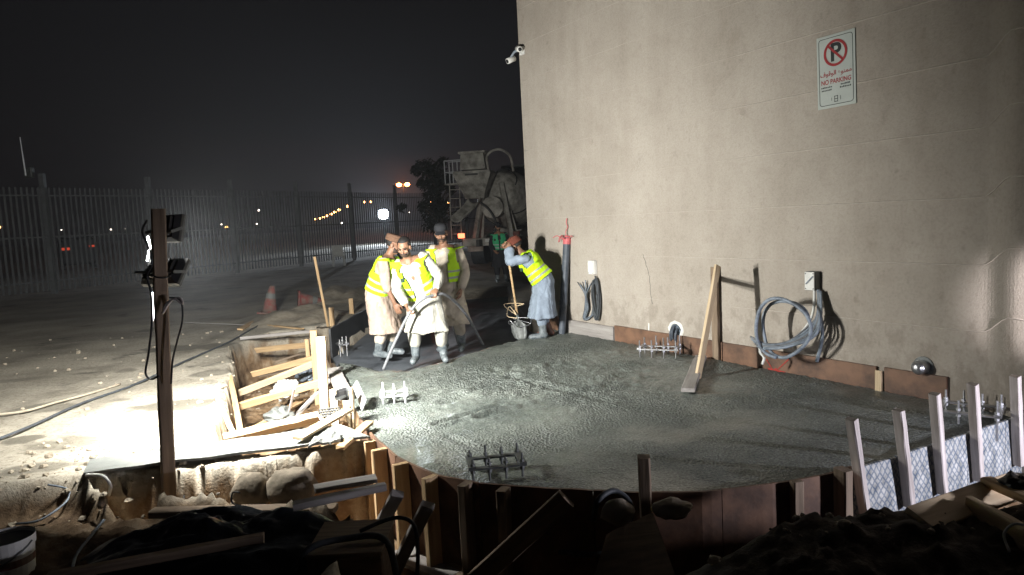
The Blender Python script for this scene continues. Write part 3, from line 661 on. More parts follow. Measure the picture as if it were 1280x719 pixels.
plank('timber_rail', (300, 423), .05, (392, 414), .05, .05, .05, 'grey_wood', 'grey rail laid over the far lip of the pit', 'rail')
plank('lath', (330, 406), .03, (378, 411), .03, .07, .025, 'pine', 'short pale lath lying on the ground beyond the pit', 'lath')
plank('lath', (232, 403), .03, (330, 407), .03, .03, .015, 'grey_wood', 'long thin grey lath lying on the dusty ground', 'lath')
for (px, yt, yb, w, lb, m) in [(388, 424, 456, .06, 'brown post at the far corner of the pit', 'pine'), (396, 413, 472, .09, 'yellow post left of the brightest post by the pit', 'pine'), (405, 421, 507, .10, 'brightest pale post standing between the pit and slab', 'pale_pine'), (420, 487, 540, .075, 'cut off pale post left of the wired post', 'pale_pine'), (437, 485, 545, .10, 'pale post tied with wire by the white plate', 'pale_pine')]:
    b2 = at(px, yb, -.25); tp = atY(px - 4 + (px - 400) * .05, yt, b2.y)
    o = sawn('pit_post', b2 + Vector((0, 0, -.4)), tp, w, .05, m, up=(0, 1, 0)); tag(o, lb, 'post', 'posts between the pit and the slab')
# grey board block, white plate, dark mat by the slab corner
p = at(425, 470, 0); o = sawn('side_board', at(416, 462, .02), at(433, 497, .02), .16, .05, 'grey_wood'); tag(o, 'greenish grey board capping the slab corner by the pit', 'board')
th = thing('steel_plate', 'white tilted plate stuck upright at the slab corner', 'plate', at(448, 506, 0))
q = at(448, 508, -.02); mb = MB(); a = [at(441, 483, .16), at(446, 476, .22), at(457, 500, .10), at(452, 513, 0)]
nrm = (a[1] - a[0]).cross(a[2] - a[0]).normalized() * .012
mb.add(a + [v + nrm for v in a], [(0, 1, 2, 3), (7, 6, 5, 4), (0, 4, 5, 1), (1, 5, 6, 2), (2, 6, 7, 3), (3, 7, 4, 0)]); mb.build('plate', 'white_steel', th)
mb = MB(); c = (a[0] + a[2]) / 2 + nrm * 1.2
for k in (-.3, .3): MB().sphere(c.lerp(a[3], k) + nrm * .1, .012, 8, 5).build('bolt_head', 'steel', th)
mb = MB(); o0, o1 = at(399, 514, .03), at(424, 511, .03); dx = (o1 - o0); dy = at(403, 523, .03) - o0
for i in range(8):
    a = o0 + dx * (i / 7); mb.tube([a, a + dy + dx * .12], .009, 5)
for i in range(4):
    a = o0 + dy * (i / 3); mb.tube([a + Vector((0, 0, .014)), a + dx + Vector((0, 0, .014))], .009, 5)
tag(mb.build('steel_grid', 'truck_dark', origin=o0), 'small dark grid of bars lying by the pit corner', 'grid')
# thin grey sheet bridging the cut
def sheet(name, pts, th, m, label, cat, jitter=.012, nx=26, ny=5):
    a, b2, c, d = [Vector(p) for p in pts]; mb = MB(); sd = random.random() * 90; vs = []
    for j in range(ny + 1):
        for i in range(nx + 1):
            u, v = i / nx, j / ny; p = a.lerp(b2, u).lerp(d.lerp(c, u), v)
            edge = .02 * noise.noise((u * 9, v * 3, sd)) if j in (0, ny) else 0
            p = p + Vector((0, edge, jitter * noise.noise((u * 5, v * 2, sd + 5)))); vs.append(p)
    k = len(vs); vs2 = [v - Vector((0, 0, th)) for v in vs]; w = nx + 1
    fs = [(j * w + i, j * w + i + 1, (j + 1) * w + i + 1, (j + 1) * w + i) for j in range(ny) for i in range(nx)]
    fs2 = [tuple(x + k for x in f[::-1]) for f in fs]
    rim = [i for i in range(w)] + [j * w + nx for j in range(1, ny + 1)] + [ny * w + i for i in range(nx - 1, -1, -1)] + [j * w for j in range(ny - 1, 0, -1)]
    sd_ = [(rim[i], rim[(i + 1) % len(rim)], rim[(i + 1) % len(rim)] + k, rim[i] + k) for i in range(len(rim))]
    mb.add(vs + vs2, fs + fs2 + sd_); o = mb.build(name, m, origin=a, smooth=False); return tag(o, label, cat)
sheet('cover_sheet', [at(104, 591, .05), at(462, 545, .06), at(425, 530, .06), at(112, 574, .05)], .02, 'sheet_grey', 'long thin grey sheet bridging the cut beside the lamp post', 'sheet')
sheet('cover_sheet', [at(385, 557, .085), at(426, 549, .085), at(424, 538, .10), at(392, 545, .10)], .02, 'sheet_grey', 'small curled grey mat on the end of the long grey sheet', 'sheet', .03, 10, 4)
# crumpled bags down in the pit
def lump(name, c, r, m, label, cat, amp=.35, sd=0, f=2.2, group=None, n=32, flat=None):
    mb = MB().sphere((0, 0, 0), 1, n, n * 2 // 3); vs = []
    for v in mb.v:
        v = Vector(v); k = 1 + amp * noise.noise(v * f + Vector((sd, 0, 0))) + amp * .4 * noise.noise(v * f * 2.7 + Vector((0, sd, 0))) + amp * .22 * noise.noise(v * f * 7 + Vector((0, sd, 0)))
        v = Vector((v.x * r[0], v.y * r[1], v.z * r[2])) * k
        if flat is not None: v.z = min(v.z, flat)
        vs.append(tuple(v + Vector(c)))
    mb.v = vs; o = mb.build(name, m, smooth=True, origin=c); return tag(o, label, cat, group)
lump('plastic_bag', at(357, 487, -.28), (.17, .2, .11), 'white_plastic', 'crumpled pale plastic bag behind the white rod in the pit', 'bag', .5, 3)
lump('plastic_bag', at(350, 520, -.35), (.15, .2, .09), 'sheet_grey', 'crumpled grey bag at the foot of the white rod in the pit', 'bag', .5, 8)
lump('plastic_bag', at(383, 468, -.3), (.13, .16, .09), 'grey_plastic', 'blue grey crumpled bag in the pit near the steep strut', 'bag', .5, 18)
lump('boulder', at(316, 634, -.22) + Vector((0, 0, .11)), (.135, .13, .145), 'sack', 'rounded dusty boulder, smaller one beside the lamp post cable', 'boulder', .12, 5, 1.5)
lump('boulder', at(366, 632, -.22) + Vector((0, 0, .13)), (.185, .15, .15), 'sack', 'larger flat topped boulder by the two grey boards', 'boulder', .14, 12, 1.4, flat=.13)
# timber lying about the near side of the pit
plank('loose_board', (393, 611), .03, (470, 598), .03, .11, .03, 'grey_wood', 'upper of two grey boards resting against the lit stakes', 'board')
plank('loose_board', (366, 633), .03, (482, 608), .05, .07, .045, 'grey_wood', 'lower of two grey boards resting against the lit stakes', 'board')
for pa, za, pb, zb, lb in [((505, 607), -.0, (458, 690), -.62, 'dark diagonal brace, first from the lit corner of the formwork'), ((542, 620), -.02, (490, 722), -.66, 'dark diagonal brace, second from the lit corner, reaching the picture bottom')]:
    a = at(*pa, za); b2 = at(*pb, zb); o = sawn('formwork_brace', a + Vector((-.02, -.14, 0)), b2, .085, .05, 'grey_wood', up=(.3, -1, .2)); tag(o, lb, 'brace', 'braces propping the formwork')
a = at(706, 614, .02); b2 = at(585, 735, -.62)
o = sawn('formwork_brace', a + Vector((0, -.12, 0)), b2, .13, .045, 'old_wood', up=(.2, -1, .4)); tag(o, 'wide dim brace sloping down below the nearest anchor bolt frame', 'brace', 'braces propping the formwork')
plank('loose_board', (512, 700), -.6, (566, 722), -.6, .16, .03, 'grey_wood', 'short grey board on the pit bottom beside the second dark brace', 'board')
plank('loose_board', (470, 700), -.6, (520, 690), -.58, .12, .03, 'grey_wood', 'grey offcut on the pit bottom between the dark braces', 'board')
plank('loose_board', (560, 708), -.6, (600, 735), -.6, .14, .03, 'old_wood', 'dim offcut on the pit bottom at the picture edge', 'board')
plank('timber_pole', (60, 722), -.05, (330, 672), -.02, .06, .05, 'old_wood', 'long dim pole lying along the dark near ledge', 'pole')
plank('loose_board', (190, 641), -.14, (420, 636), -.14, .10, .05, 'old_wood', 'dark board on the near lip of the cut behind the lamp post', 'board')
# black polythene heap and a battered crate in the dark
def crumple(name, cx, cy, z, rx, ry, hz, m, label, cat, sd):
    n = 64; mb = MB(); vs = []
    for j in range(n + 1):
        for i in range(n + 1):
            u, v = i / n * 2 - 1, j / n * 2 - 1; r = max(0, 1 - (u * u + v * v) ** .8)
            h = hz * (r ** .5 if r > 0 else 0) * (1 + .5 * noise.noise((u * 2.5, v * 2.5, sd))) + .09 * (.5 - abs(noise.noise((u * 3.5, v * 5, sd + 4)))) * r + .05 * (.5 - abs(noise.noise((u * 9, v * 8, sd + 7)))) * r
            vs.append((cx + u * rx * (1 + .1 * noise.noise((v * 3, sd, 1))), cy + v * ry * (1 + .1 * noise.noise((u * 3, sd, 2))), z + h))
    w = n + 1; k = len(vs); fs = [(j * w + i, j * w + i + 1, (j + 1) * w + i + 1, (j + 1) * w + i) for j in range(n) for i in range(n)]
    mb.add(vs, fs); return tag(mb.build(name, m, smooth=True, origin=(cx, cy, z)), label, cat)
crumple('polythene_heap', -1.9, 4.35, -.32, .95, .48, .26, 'poly', 'heap of black polythene on the dark ledge beside the lamp post', 'polythene', 2)
ct = thing('crate', 'battered dark wooden crate with black hoses over it at the picture bottom', 'crate', (-1.02, 3.86, -.35))
def local(c, v): return Vector(c) + Vector(v)
c0 = Vector((-1.02, 3.9, -.3))
mb = MB().box(c0 + Vector((0, 0, 0)), (.42, .03, .42), ch=.004); mb.build('side_board', 'old_wood', ct)
mb = MB().box(c0 + Vector((0, .40, 0)), (.42, .03, .42), ch=.004); mb.build('side_board', 'old_wood', ct)
for sx in (-.195, .195): MB().box(c0 + Vector((sx, .2, 0)), (.03, .368, .42), ch=.004).build('end_board', 'old_wood', ct)
MB().box(c0 + Vector((0, .2, .226)), (.44, .46, .025), ch=.004).build('lid', 'old_wood', ct)
def tubething(name, pts, r, m, label, cat, k=6, n=8, group=None):
    pts = smoothpts(pts, k); return tag(MB().tube(pts, r, n).build(name, m, smooth=True, origin=pts[0]), label, cat, group)
tubething('hose', [c0 + Vector(v) for v in [(-.3, -.05, .1), (-.2, .0, .262), (.0, .1, .27), (.2, .1, .262), (.27, .06, .1), (.28, .05, -.2)]], .02, 'rubber', 'black hose draped over the dark crate', 'hose')
tubething('hose', [c0 + Vector(v) for v in [(.05, .2, .265), (.24, .26, .31), (.36, .25, .27), (.38, .22, .1), (.36, .2, -.1)]], .013, 'rubber', 'thin black hose looping off the corner of the crate', 'hose')
# plywood offcut, block and stones on the near heap
sheet('plywood_sheet', [at(738, 735, -.2), at(850, 735, -.12), at(816, 640, .03), at(758, 668, -.02)], .018, 'old_wood', 'dim plywood offcut leaning on the near spoil heap', 'plywood', .004, 8, 6)
lump('rubble_block', at(772, 640, -.02), (.10, .08, .07), 'stone', 'grey block of rubble left of the lone dark stake', 'rubble', .35, 4, 1.2, n=12)
lump('rubble_block', at(840, 636, .0), (.12, .08, .06), 'stone', 'grey block of rubble right of the lone dark stake', 'rubble', .35, 14, 1.2, n=12)
tubething('hose', [at(742, 650, -.1), at(748, 625, .05), at(770, 614, .07), at(790, 640, -.05), at(760, 690, -.3), at(700, 690, -.4)], .018, 'rubber', 'dark hose curling over the rubble by the plywood offcut', 'hose')
# lit timber at the far right
plank('loose_board', (1150, 650), .20, (1276, 605), .16, .16, .03, 'pale_pine', 'pale board lying under the white stakes on the mound', 'board', None, (0, -.5, 1))
plank('loose_board', (1233, 601), .22, (1300, 630), .22, .07, .045, 'pine', 'brown timber lying over the pale board by the tallest white stake', 'board')
plank('loose_board', (1212, 636), .17, (1310, 690), .2, .04, .13, 'pale_pine', 'pale plank on edge at the right end of the mound', 'board')
tubething('wire', [at(1262, 690, .2), at(1255, 668, .25), at(1268, 655, .3), at(1290, 660, .3)], .006, 'white_plastic', 'white wire loop over the plank on the mound', 'wire')
lump('plastic_bag', at(1276, 603, .25), (.09, .08, .04), 'black_plastic', 'small black plastic bag beside the fifth white stake', 'bag', .5, 7)
for pa, za, pb, zb, w, t, m, lb in [((305, 545), -.45, (378, 500), -.5, .10, .03, 'pine', 'broken plank lying low in the pit under the thick pale plank'), ((322, 470), -.5, (372, 462), -.52, .12, .025, 'old_wood', 'dark plank lying on the pit bottom below the upper struts'), ((345, 452), -.35, (396, 436), -.2, .06, .03, 'old_wood', 'dark broken lath between the two farthest struts'), ((372, 548), .10, (436, 512), .08, .09, .025, 'pale_pine', 'pale split board thrown across the pit corner near the dark grid'), ((398, 430), .03, (412, 470), .0, .10, .03, 'old_wood', 'dim board lying along the black formwork behind the brightest post'), ((330, 396), .04, (398, 392), .04, .09, .02, 'old_wood', 'dim offcut lying between the fallen cone and the pit'), ((300, 412), .03, (318, 402), .03, .10, .03, 'pine', 'short yellow offcut on the ground at the far left pit corner'), ((425, 560), .04, (462, 528), .06, .07, .03, 'pine', 'yellow offcut lying over the end of the long grey sheet')]:
    plank('broken_board', pa, za, pb, zb, w, t, m, lb, 'board', None, (.15, .1, 1))
# loose stones and clods, scattered
mb = MB(); rr = random.Random(4)
icos = MB().sphere((0, 0, 0), 1, 6, 4)
def gz1(x, y): return float(gheight(np.array([[x]]), np.array([[y]]))[0, 0])
cand = []
for i in range(900):
    u = rr.random()
    if u < .3: x, y = rr.uniform(-4.2, -1.6), rr.uniform(4.9, 6.2)
    elif u < .6: x, y = rr.uniform(.2, 4.2), rr.uniform(3.2, 4.1)
    elif u < .72: x, y = rr.uniform(-3.6, -2.4), rr.uniform(5.4, 11)
    else: x, y = -2.4 - 6 * rr.random() ** 1.3, rr.uniform(5.6, 13)
    cand.append((x, y))
X = np.array([[c[0] for c in cand]]); Y = np.array([[c[1] for c in cand]]); Z = gheight(X, Y)[0]; D = sdf(X, Y, SLAB)[0]
for (x, y), z, d in zip(cand, Z, D):
    if d > -.05: continue
    r = .008 + .03 * rr.random() ** 3; sd = rr.random() * 99
    vs = [Vector(v) * r * (1 + .5 * noise.noise(Vector(v) * 1.3 + Vector((sd, 0, 0)))) * 1.0 for v in icos.v]
    mb.add([Vector((v.x + x, v.y + y, v.z * .7 + z + r * .25)) for v in vs], icos.f)
tag(mb.build('rubble', 'stone'), 'loose stones and clods scattered round the cut', 'rubble', kind='stuff')
# ------------------------------------------------------------------ people
def remeshed(mb, vox, smooth_it=2, keep=True):
    me = mb.mesh('tmp', 'skin'); o = bpy.data.objects.new('tmp', me); col.objects.link(o)
    r = o.modifiers.new('r', 'REMESH'); r.mode = 'VOXEL'; r.voxel_size = vox
    if smooth_it: s = o.modifiers.new('s', 'SMOOTH'); s.iterations = smooth_it; s.factor = .5
    dg = bpy.context.evaluated_depsgraph_get(); dg.update(); out = bpy.data.meshes.new_from_object(o.evaluated_get(dg))
    bpy.data.objects.remove(o); bpy.data.meshes.remove(me); return out
def limb(mb, pts, rs, n=14, k=5):
    P = smoothpts(pts, k); m = len(pts) - 1; rr = []
    for i in range(len(P)):
        f = i / k; a = min(int(f), m - 1); t = f - a; rr.append(rs[a] * (1 - t) + rs[a + 1] * t)
    mb.tube(P, rr, n); mb.sphere(P[0], rr[0], 10, 7); mb.sphere(P[-1], rr[-1], 10, 7)
def hand(mb, w, d, nrm, side, curl=.6):
    """w wrist, d towards the fingers, nrm out of the palm (fingers curl that way), side towards the thumb"""
    d = d.normalized(); side = (side - d * side.dot(d)).normalized(); nrm = d.cross(side) if d.cross(side).dot(nrm) > 0 else side.cross(d)
    fr = Matrix((side, nrm, d)).transposed()
    mb.sphere(w + d * .048, (.043, .019, .058), 10, 8, fr)
    for i, (o_, L, r) in enumerate([(.031, .080, .0095), (.010, .090, .010), (-.011, .083, .0095), (-.031, .066, .0085)]):
        p = w + d * .088 + side * o_ ; pts = [p - d * .03, p]; a = curl * .5; q = p
        for sg in (.45, .32, .26):
            q = q + (d * math.cos(a) + nrm * math.sin(a) + side * o_ * .8) * L * sg; pts.append(q); a += curl * .8
        mb.tube(pts, [r, r * 1.05, r, r * .92, r * .75], 8); mb.sphere(pts[-1], r * .78, 8, 5)
    p = w + d * .028 + side * .030; t = [p, p + side * .024 + d * .026 + nrm * .008, p + side * .032 + d * .054 + nrm * .02, p + side * .028 + d * .076 + nrm * .034]
    mb.tube(t, [.014, .0125, .011, .009], 8); mb.sphere(t[-1], .0092, 8, 5)
def head(mb, c, fw, up, jaw=1.0):
    """skull, jaw, nose, brow, ears"""
    fw = (fw - up * fw.dot(up)).normalized(); rt = fw.cross(up); fr = Matrix((rt, fw, up)).transposed()
    T = lambda x, y, z: c + rt * x + fw * y + up * z
    mb.sphere(T(0, -.012, .03), (.074, .093, .088), 16, 12, fr); mb.sphere(T(0, .022, -.035), (.058, .066, .082), 14, 10, fr)
    mb.sphere(T(0, .050, -.092), (.032, .030, .026), 10, 8, fr)                       # chin
    mb.loft([[T(-.006, .086, .018), T(.006, .086, .018), T(.008, .078, .016), T(-.008, .078, .016)], [T(-.010, .112, -.030), T(.010, .112, -.030), T(.018, .078, -.034), T(-.018, .078, -.034)], [T(-.008, .098, -.044), T(.008, .098, -.044), T(.014, .078, -.044), T(-.014, .078, -.044)]])
    for s in (-1, 1):
        mb.sphere(T(.028 * s, .076, .026), (.026, .016, .010), 8, 6, fr)               # brow
        mb.sphere(T(.045 * s, .060, -.022), (.022, .020, .018), 8, 6, fr)              # cheek
        mb.sphere(T(.078 * s, -.005, -.005), (.010, .024, .034), 8, 8, fr)             # ear
    mb.sphere(T(0, .082, -.064), (.024, .012, .010), 8, 6, fr)                         # lips
    return T, fr, rt, fw
def person(label, loc, heading, J, cl, group=None, vox=.0075, hem_z=.38, hat=None, beard=True, boots='boot', vest=True, vmat='vest', fine=True, tall=1.0):
    mt = Matrix.Translation(Vector(loc)) @ Matrix.Rotation(R(heading), 4, 'Z') @ Matrix.Scale(tall, 4)
    root = thing('person', label, 'worker', loc, group, mtx=mt)
    J = {k: Vector(v) for k, v in J.items()}
    def place(me, name, m):
        me.materials.clear(); me.materials.append(M[m]); me.polygons.foreach_set('use_smooth', [True] * len(me.polygons)); me.polygons.foreach_set('material_index', [0] * len(me.polygons))
        o = bpy.data.objects.new(name, me); col.objects.link(o); o.parent = root; WM[o.name] = mt; return o
    def pl(mb, name, m, smooth=True):
        me = mb.mesh(name, m, smooth=smooth); o = bpy.data.objects.new(name, me); col.objects.link(o); o.parent = root; WM[o.name] = mt; return o
    shR, shL, hpR, hpL = J['shR'], J['shL'], J['hpR'], J['hpL']
    pel, che, nek, hd = J['pelvis'], J['chest'], J['neck'], J['head']
    # ---- body
    b = MB()
    limb(b, [pel, (pel + che) / 2, che, nek.lerp(che, .25)], [.125, .115, .135, .09])
    limb(b, [shR, nek.lerp(che, .3), shL], [.055, .085, .055])
    limb(b, [nek - (hd - nek) * .3, nek.lerp(hd, .55)], [.060, .052])
    hf = J['face']; up = (hd - nek).normalized(); up = (up + Vector((0, 0, .6))).normalized() if 'up' not in J else J['up'].normalized()
    T, fr, rt, fw = head(b, hd, hf, up)
    for s, S in (('R', 1), ('L', -1)):
        sh, el, wr, hp, kn, an, to = (J[q + s] for q in ('sh', 'el', 'wr', 'hp', 'kn', 'an', 'to'))
        limb(b, [sh, sh.lerp(el, .5), el, el.lerp(wr, .35), wr], [.050, .046, .038, .037, .026])
        hd_ = J['hd' + s]; hand(b, wr, hd_, J['pn' + s], J['th' + s], J.get('cu' + s, Vector((.8, 0, 0))).x)
        limb(b, [hp, hp.lerp(kn, .5), kn, kn.lerp(an, .35), an], [.085, .075, .055, .052, .036])
        limb(b, [an + Vector((0, 0, -.02)), to], [.042, .034])
    place(remeshed(b, .0062 if fine else .012, 2), 'body', 'skin')
    # ---- eyes, brows, moustache, beard, hair or cap
    for s in (-1, 1):
        mb = MB(); mb.sphere(T(.030 * s, .080, .008), (.013, .008, .007), 10, 7, fr); pl(mb, 'eye', 'hair' if True else 'skin')
        mb = MB(); mb.tube([T(.012 * s, .094, .026), T(.030 * s, .093, .032), T(.050 * s, .080, .026)], [.004, .0055, .003], 6); pl(mb, 'eyebrow', 'hair')
    if beard:
        mb = MB(); n = 11; rg = []
        for j, (zz, yy, rx) in enumerate([(-.050, .056, .062), (-.072, .055, .060), (-.094, .048, .048), (-.110, .040, .028)]):
            rg.append([T(rx * math.sin(a), yy - .035 + .062 * math.cos(a) * (1 if j < 3 else .7), zz + (.028 if j == 0 else 0) * (abs(math.sin(a)) ** 2) - (.008 if j == 0 and abs(a) < .6 else 0)) for a in [(-1.45 + 2.9 * i / (n - 1)) for i in range(n)]])
        mb.loft(rg, closed=False); mb.tube([T(-.036, .078, -.058), T(0, .098, -.048), T(.036, .078, -.058)], [.005, .008, .005], 6)
        o = pl(mb, 'beard', 'beard'); md = o.modifiers.new('s', 'SOLIDIFY'); md.thickness = .006; md.offset = 1
    if hat == 'hair' or hat is None:
        mb = MB(); vs = MB().sphere((0, 0, 0), 1, 22, 16); keep = []
        for v in vs.v:
            v = Vector(v); q = 1 + .05 * noise.noise(v * 5); mb.v.append(tuple(T(v.x * .083 * q, -.018 + v.y * .101 * q, .036 + v.z * .096 * q)))
        for f in vs.f:
            c = sum((Vector(vs.v[i]) for i in f), Vector()) / len(f)
            if c.z > .48 or (c.y < .12 and c.z > -.55) or (abs(c.x) > .8 and c.z > .05 and c.y < .45): mb.f.append(f); mb.m.append(0)
        pl(mb, 'hair', 'hair')
    else:
        mb = MB(); vs = MB().sphere((0, 0, 0), 1, 22, 16)
        for v in vs.v: v = Vector(v); mb.v.append(tuple(T(v.x * .080, -.016 + v.y * .098, .030 + v.z * .090)))
        for f in vs.f:
            c = sum((Vector(vs.v[i]) for i in f), Vector()) / len(f)
            if c.z > .6 or (c.y < .05 and c.z > -.6): mb.f.append(f); mb.m.append(0)
        pl(mb, 'hair', 'hair')
        def ring(z, rx, ry, y0=-.014, n=24, wob=0): return [T(rx * math.sin(2 * math.pi * i / n) * (1 + wob * noise.noise((i * .8, z * 40, 1))), y0 + ry * math.cos(2 * math.pi * i / n), z) for i in range(n)]
        mb = MB()
        if hat == 'pakol':
            mb.loft([ring(.046, .088, .106), ring(.058, .101, .118), ring(.072, .102, .119), ring(.080, .094, .110), ring(.090, .101, .117), ring(.103, .100, .116), ring(.110, .094, .110), ring(.122, .096, .112), ring(.136, .084, .098), ring(.142, .05, .06)])
            pl(mb, 'cap', 'cloth_brown')
        elif hat == 'cap':
            mb.loft([ring(.046, .084, .103), ring(.075, .086, .104), ring(.110, .080, .096), ring(.134, .058, .070), ring(.142, .02, .03)])
            o = pl(mb, 'cap', 'cloth_dark')
            mb = MB(); n = 13; up_, lo_ = [], []
            for dz, arr in ((.004, up_), (-.004, lo_)):
                for yy in (0, 1): arr.append([T(.074 * math.sin(a), (.055 + .030 * math.cos(a)) + yy * (.075 * math.cos(a)), .050 + dz - yy * .018 - .012 * math.sin(a) ** 2) for a in [-1.25 + 2.5 * i / (n - 1) for i in range(n)]])
            mb.loft([up_[0] + lo_[0][::-1], up_[1] + lo_[1][::-1]])
            me = mb.mesh('peak', 'cloth_dark', smooth=False); pk = bpy.data.objects.new('peak', me); col.objects.link(pk); pk.parent = o; WM[pk.name] = mt
        elif hat == 'turban':
            for k in range(5):
                z = .045 + k * .019; rr = 1 - .012 * k * k
                mb.tube([p for p in ring(z + 0, .088 * rr, .106 * rr, n=20)] + [ring(z, .088 * rr, .106 * rr, n=20)[0]], .017, 8, cap=False)
            mb.sphere(T(0, -.014, .105), (.075, .09, .05), 14, 9, fr); pl(mb, 'scarf', 'cloth_rust')
    # ---- tunic: torso, skirt and sleeves as one cloth
    acr = (shR - shL).normalized(); hac = (hpR - hpL).normalized()
    def ringat(c, ax, axis, rx, ry, n=44, fold=0, sd=0):
        axis = axis.normalized(); ax = (ax - axis * ax.dot(axis)).normalized(); fwd = axis.cross(ax)
        out = []
        for i in range(n):
            a = 2 * math.pi * i / n; q = 1 + fold * (.55 * math.sin(5 * a + sd + 1.2 * math.sin(a * 2 + sd)) + .6 * noise.noise((math.cos(a) * 3, math.sin(a) * 3, sd)))
            out.append(c + ax * rx * math.cos(a) * q + fwd * ry * math.sin(a) * q)
        return out
    spine = smoothpts([pel, (pel + che) / 2 + J.get('belly', Vector((0, 0, 0))), che, nek.lerp(che, .12)], 5)
    prof_ = [(0, .190, .150), (.2, .182, .142), (.4, .180, .138), (.6, .190, .140), (.78, .198, .132), (.9, .182, .106), (.96, .128, .090), (1, .072, .072)]
    def radii(t):
        for (a, x0, y0), (c, x1, y1) in zip(prof_, prof_[1:]):
            if a <= t <= c: f = (t - a) / (c - a); return x0 + (x1 - x0) * f, y0 + (y1 - y0) * f
    def torso_ring(t, extra=0, n=44, fold=0, sd=0):
        f = t * (len(spine) - 1); i = min(int(f), len(spine) - 2); c = spine[i].lerp(spine[i + 1], f - i); tn = (spine[min(i + 2, len(spine) - 1)] - spine[max(i - 1, 0)])
        rx, ry = radii(t); return ringat(c, hac.lerp(acr, t), tn, rx + extra, ry + extra, n, fold, sd)
    sd0 = random.random() * 20
    feet = (J['anR'] + J['anL']) / 2; kneec = (J['knR'] + J['knL']) / 2
    sk = []
    for k in range(9):
        t = k / 8; z = hem_z + (pel.z - hem_z) * t; c = Vector((feet.x, feet.y, 0)).lerp(Vector((pel.x, pel.y, 0)), .25 + .75 * t) if True else pel
        c = c * (1 - .0) ; c = Vector((c.x + (kneec.x - pel.x) * .35 * (1 - t), c.y + (kneec.y - pel.y) * .5 * (1 - t), z))
        sk.append(ringat(c, hac, Vector((0, 0, 1)), .275 - .085 * t ** .7, .215 - .065 * t ** .7, 44, .105 * (1 - t) ** .8 + .015, sd0))
    tor = [torso_ring(t, 0, 44, .018, sd0) for t in (.08, .2, .35, .5, .65, .78, .88, .95, 1)]
    tb = MB().loft(sk + tor)
    for s in 'RL':
        sh, el, wr = J['sh' + s], J['el' + s], J['wr' + s]
        inn = sh.lerp(nek.lerp(che, .35), .25)
        w2 = el.lerp(wr, J.get('sl' + s, Vector((.86, 0, 0))).x)
        limb(tb, [inn, sh, sh.lerp(el, .5), el, el.lerp(w2, .6), w2], [.068, .066, .066, .062, .060, .054], 16, 5)
        if J.get('sl' + s): tb.tube([w2 - (w2 - el).normalized() * .035, w2 - (w2 - el).normalized() * .005], [.060, .058], 14)
    me = remeshed(tb, .010 if fine else .018, 2)
    # hanging folds
    co = np.empty(len(me.vertices) * 3, np.float32); me.vertices.foreach_get('co', co); co = co.reshape(-1, 3)
    no = np.empty(len(me.vertices) * 3, np.float32); me.vertices.foreach_get('normal', no); no = no.reshape(-1, 3)
    dsp = np.array([noise.noise((p[0] * 9 + sd0, p[1] * 9, p[2] * 2.6)) * .019 + abs(noise.noise((p[0] * 17, p[1] * 17 + sd0, p[2] * 11 + p[0] * 7))) * .013 + noise.noise((p[0] * 6 + p[2] * 4, p[1] * 6, p[2] * 13 + sd0)) * .008 for p in co])
    co = co + no * dsp[:, None]; me.vertices.foreach_set('co', co.astype(np.float32).ravel()); me.update()
    place(me, 'tunic', cl)
    # placket and collar
    # ---- trousers
    tr = MB()
    for s in 'RL':
        hp, kn, an = J['hp' + s], J['kn' + s], J['an' + s]; bt = an.lerp(kn, .42)
        limb(tr, [hp, hp.lerp(kn, .5), kn, bt], [.115, .105, .092, .075], 16, 4)
    me = remeshed(tr, .012 if fine else .02, 2)
    for v in me.vertices:
        q = noise.noise((v.co.x * 14, v.co.y * 14, v.co.z * 6 + sd0)); v.co += v.normal * q * .012
    place(me, 'trousers', J_tr.get(cl, cl))
    # ---- boots
    for s in 'RL':
        kn, an, to = J['kn' + s], J['an' + s], J['to' + s]; bm_ = MB(); d = (to - an); d.z = 0; d.normalize()
        limb(bm_, [an.lerp(kn, .70), an.lerp(kn, .35), an], [.066, .060, .053], 14, 4); limb(bm_, [an + Vector((0, 0, -.02)) - d * .03, (an + to) / 2 + Vector((0, 0, -.012)), to], [.047, .046, .041], 14, 4)
        me = remeshed(bm_, .009, 2)
        bt = boots[0 if s == 'R' else 1] if isinstance(boots, tuple) else boots
        place(me, 'boot', bt)
    # ---- high visibility vest
    if vest:
        def armhole(t): return t > .60 and t < .90
        n = 72; ts = [.06 + .925 * i / 46 for i in range(47)]; vb = MB(); rings = []
        for t in ts:
            r_ = torso_ring(t, .022 + .006 * math.sin(t * 9 + sd0), n, .02, sd0 + 3)
            rings.append(r_)
        vb.v = [tuple(p) for r_ in rings for p in r_]
        op = J.get('open', Vector((.30, 0, 0))).x
        for j in range(len(ts) - 1):
            t = (ts[j] + ts[j + 1]) / 2
            for i in range(n):
                a = 2 * math.pi * (i + .5) / n; ca, sa = math.cos(a), math.sin(a)            # sin>0 : front
                g = op * (.75 + .5 * t) if t > .2 else op * .85
                if sa > 0 and abs(ca) < g * (1.0 if t < .85 else 1.25): continue            # open front
                if armhole(t) and abs(ca) > (.89 - .09 * math.sin((t - .60) / .33 * math.pi)): continue
                mi = 0
                if .155 < t < .215 or .335 < t < .395: mi = 1
                vb.f.append((j * n + i, j * n + (i + 1) % n, (j + 1) * n + (i + 1) % n, (j + 1) * n + i)); vb.m.append(mi)
        me = bpy.data.meshes.new('vest'); me.from_pydata(vb.v, [], vb.f); me.materials.append(M[vmat]); me.materials.append(M['reflective']); me.polygons.foreach_set('material_index', vb.m)
        bm = bmesh.new(); bm.from_mesh(me); bmesh.ops.delete(bm, geom=[v for v in bm.verts if not v.link_faces], context='VERTS'); bmesh.ops.recalc_face_normals(bm, faces=bm.faces[:])
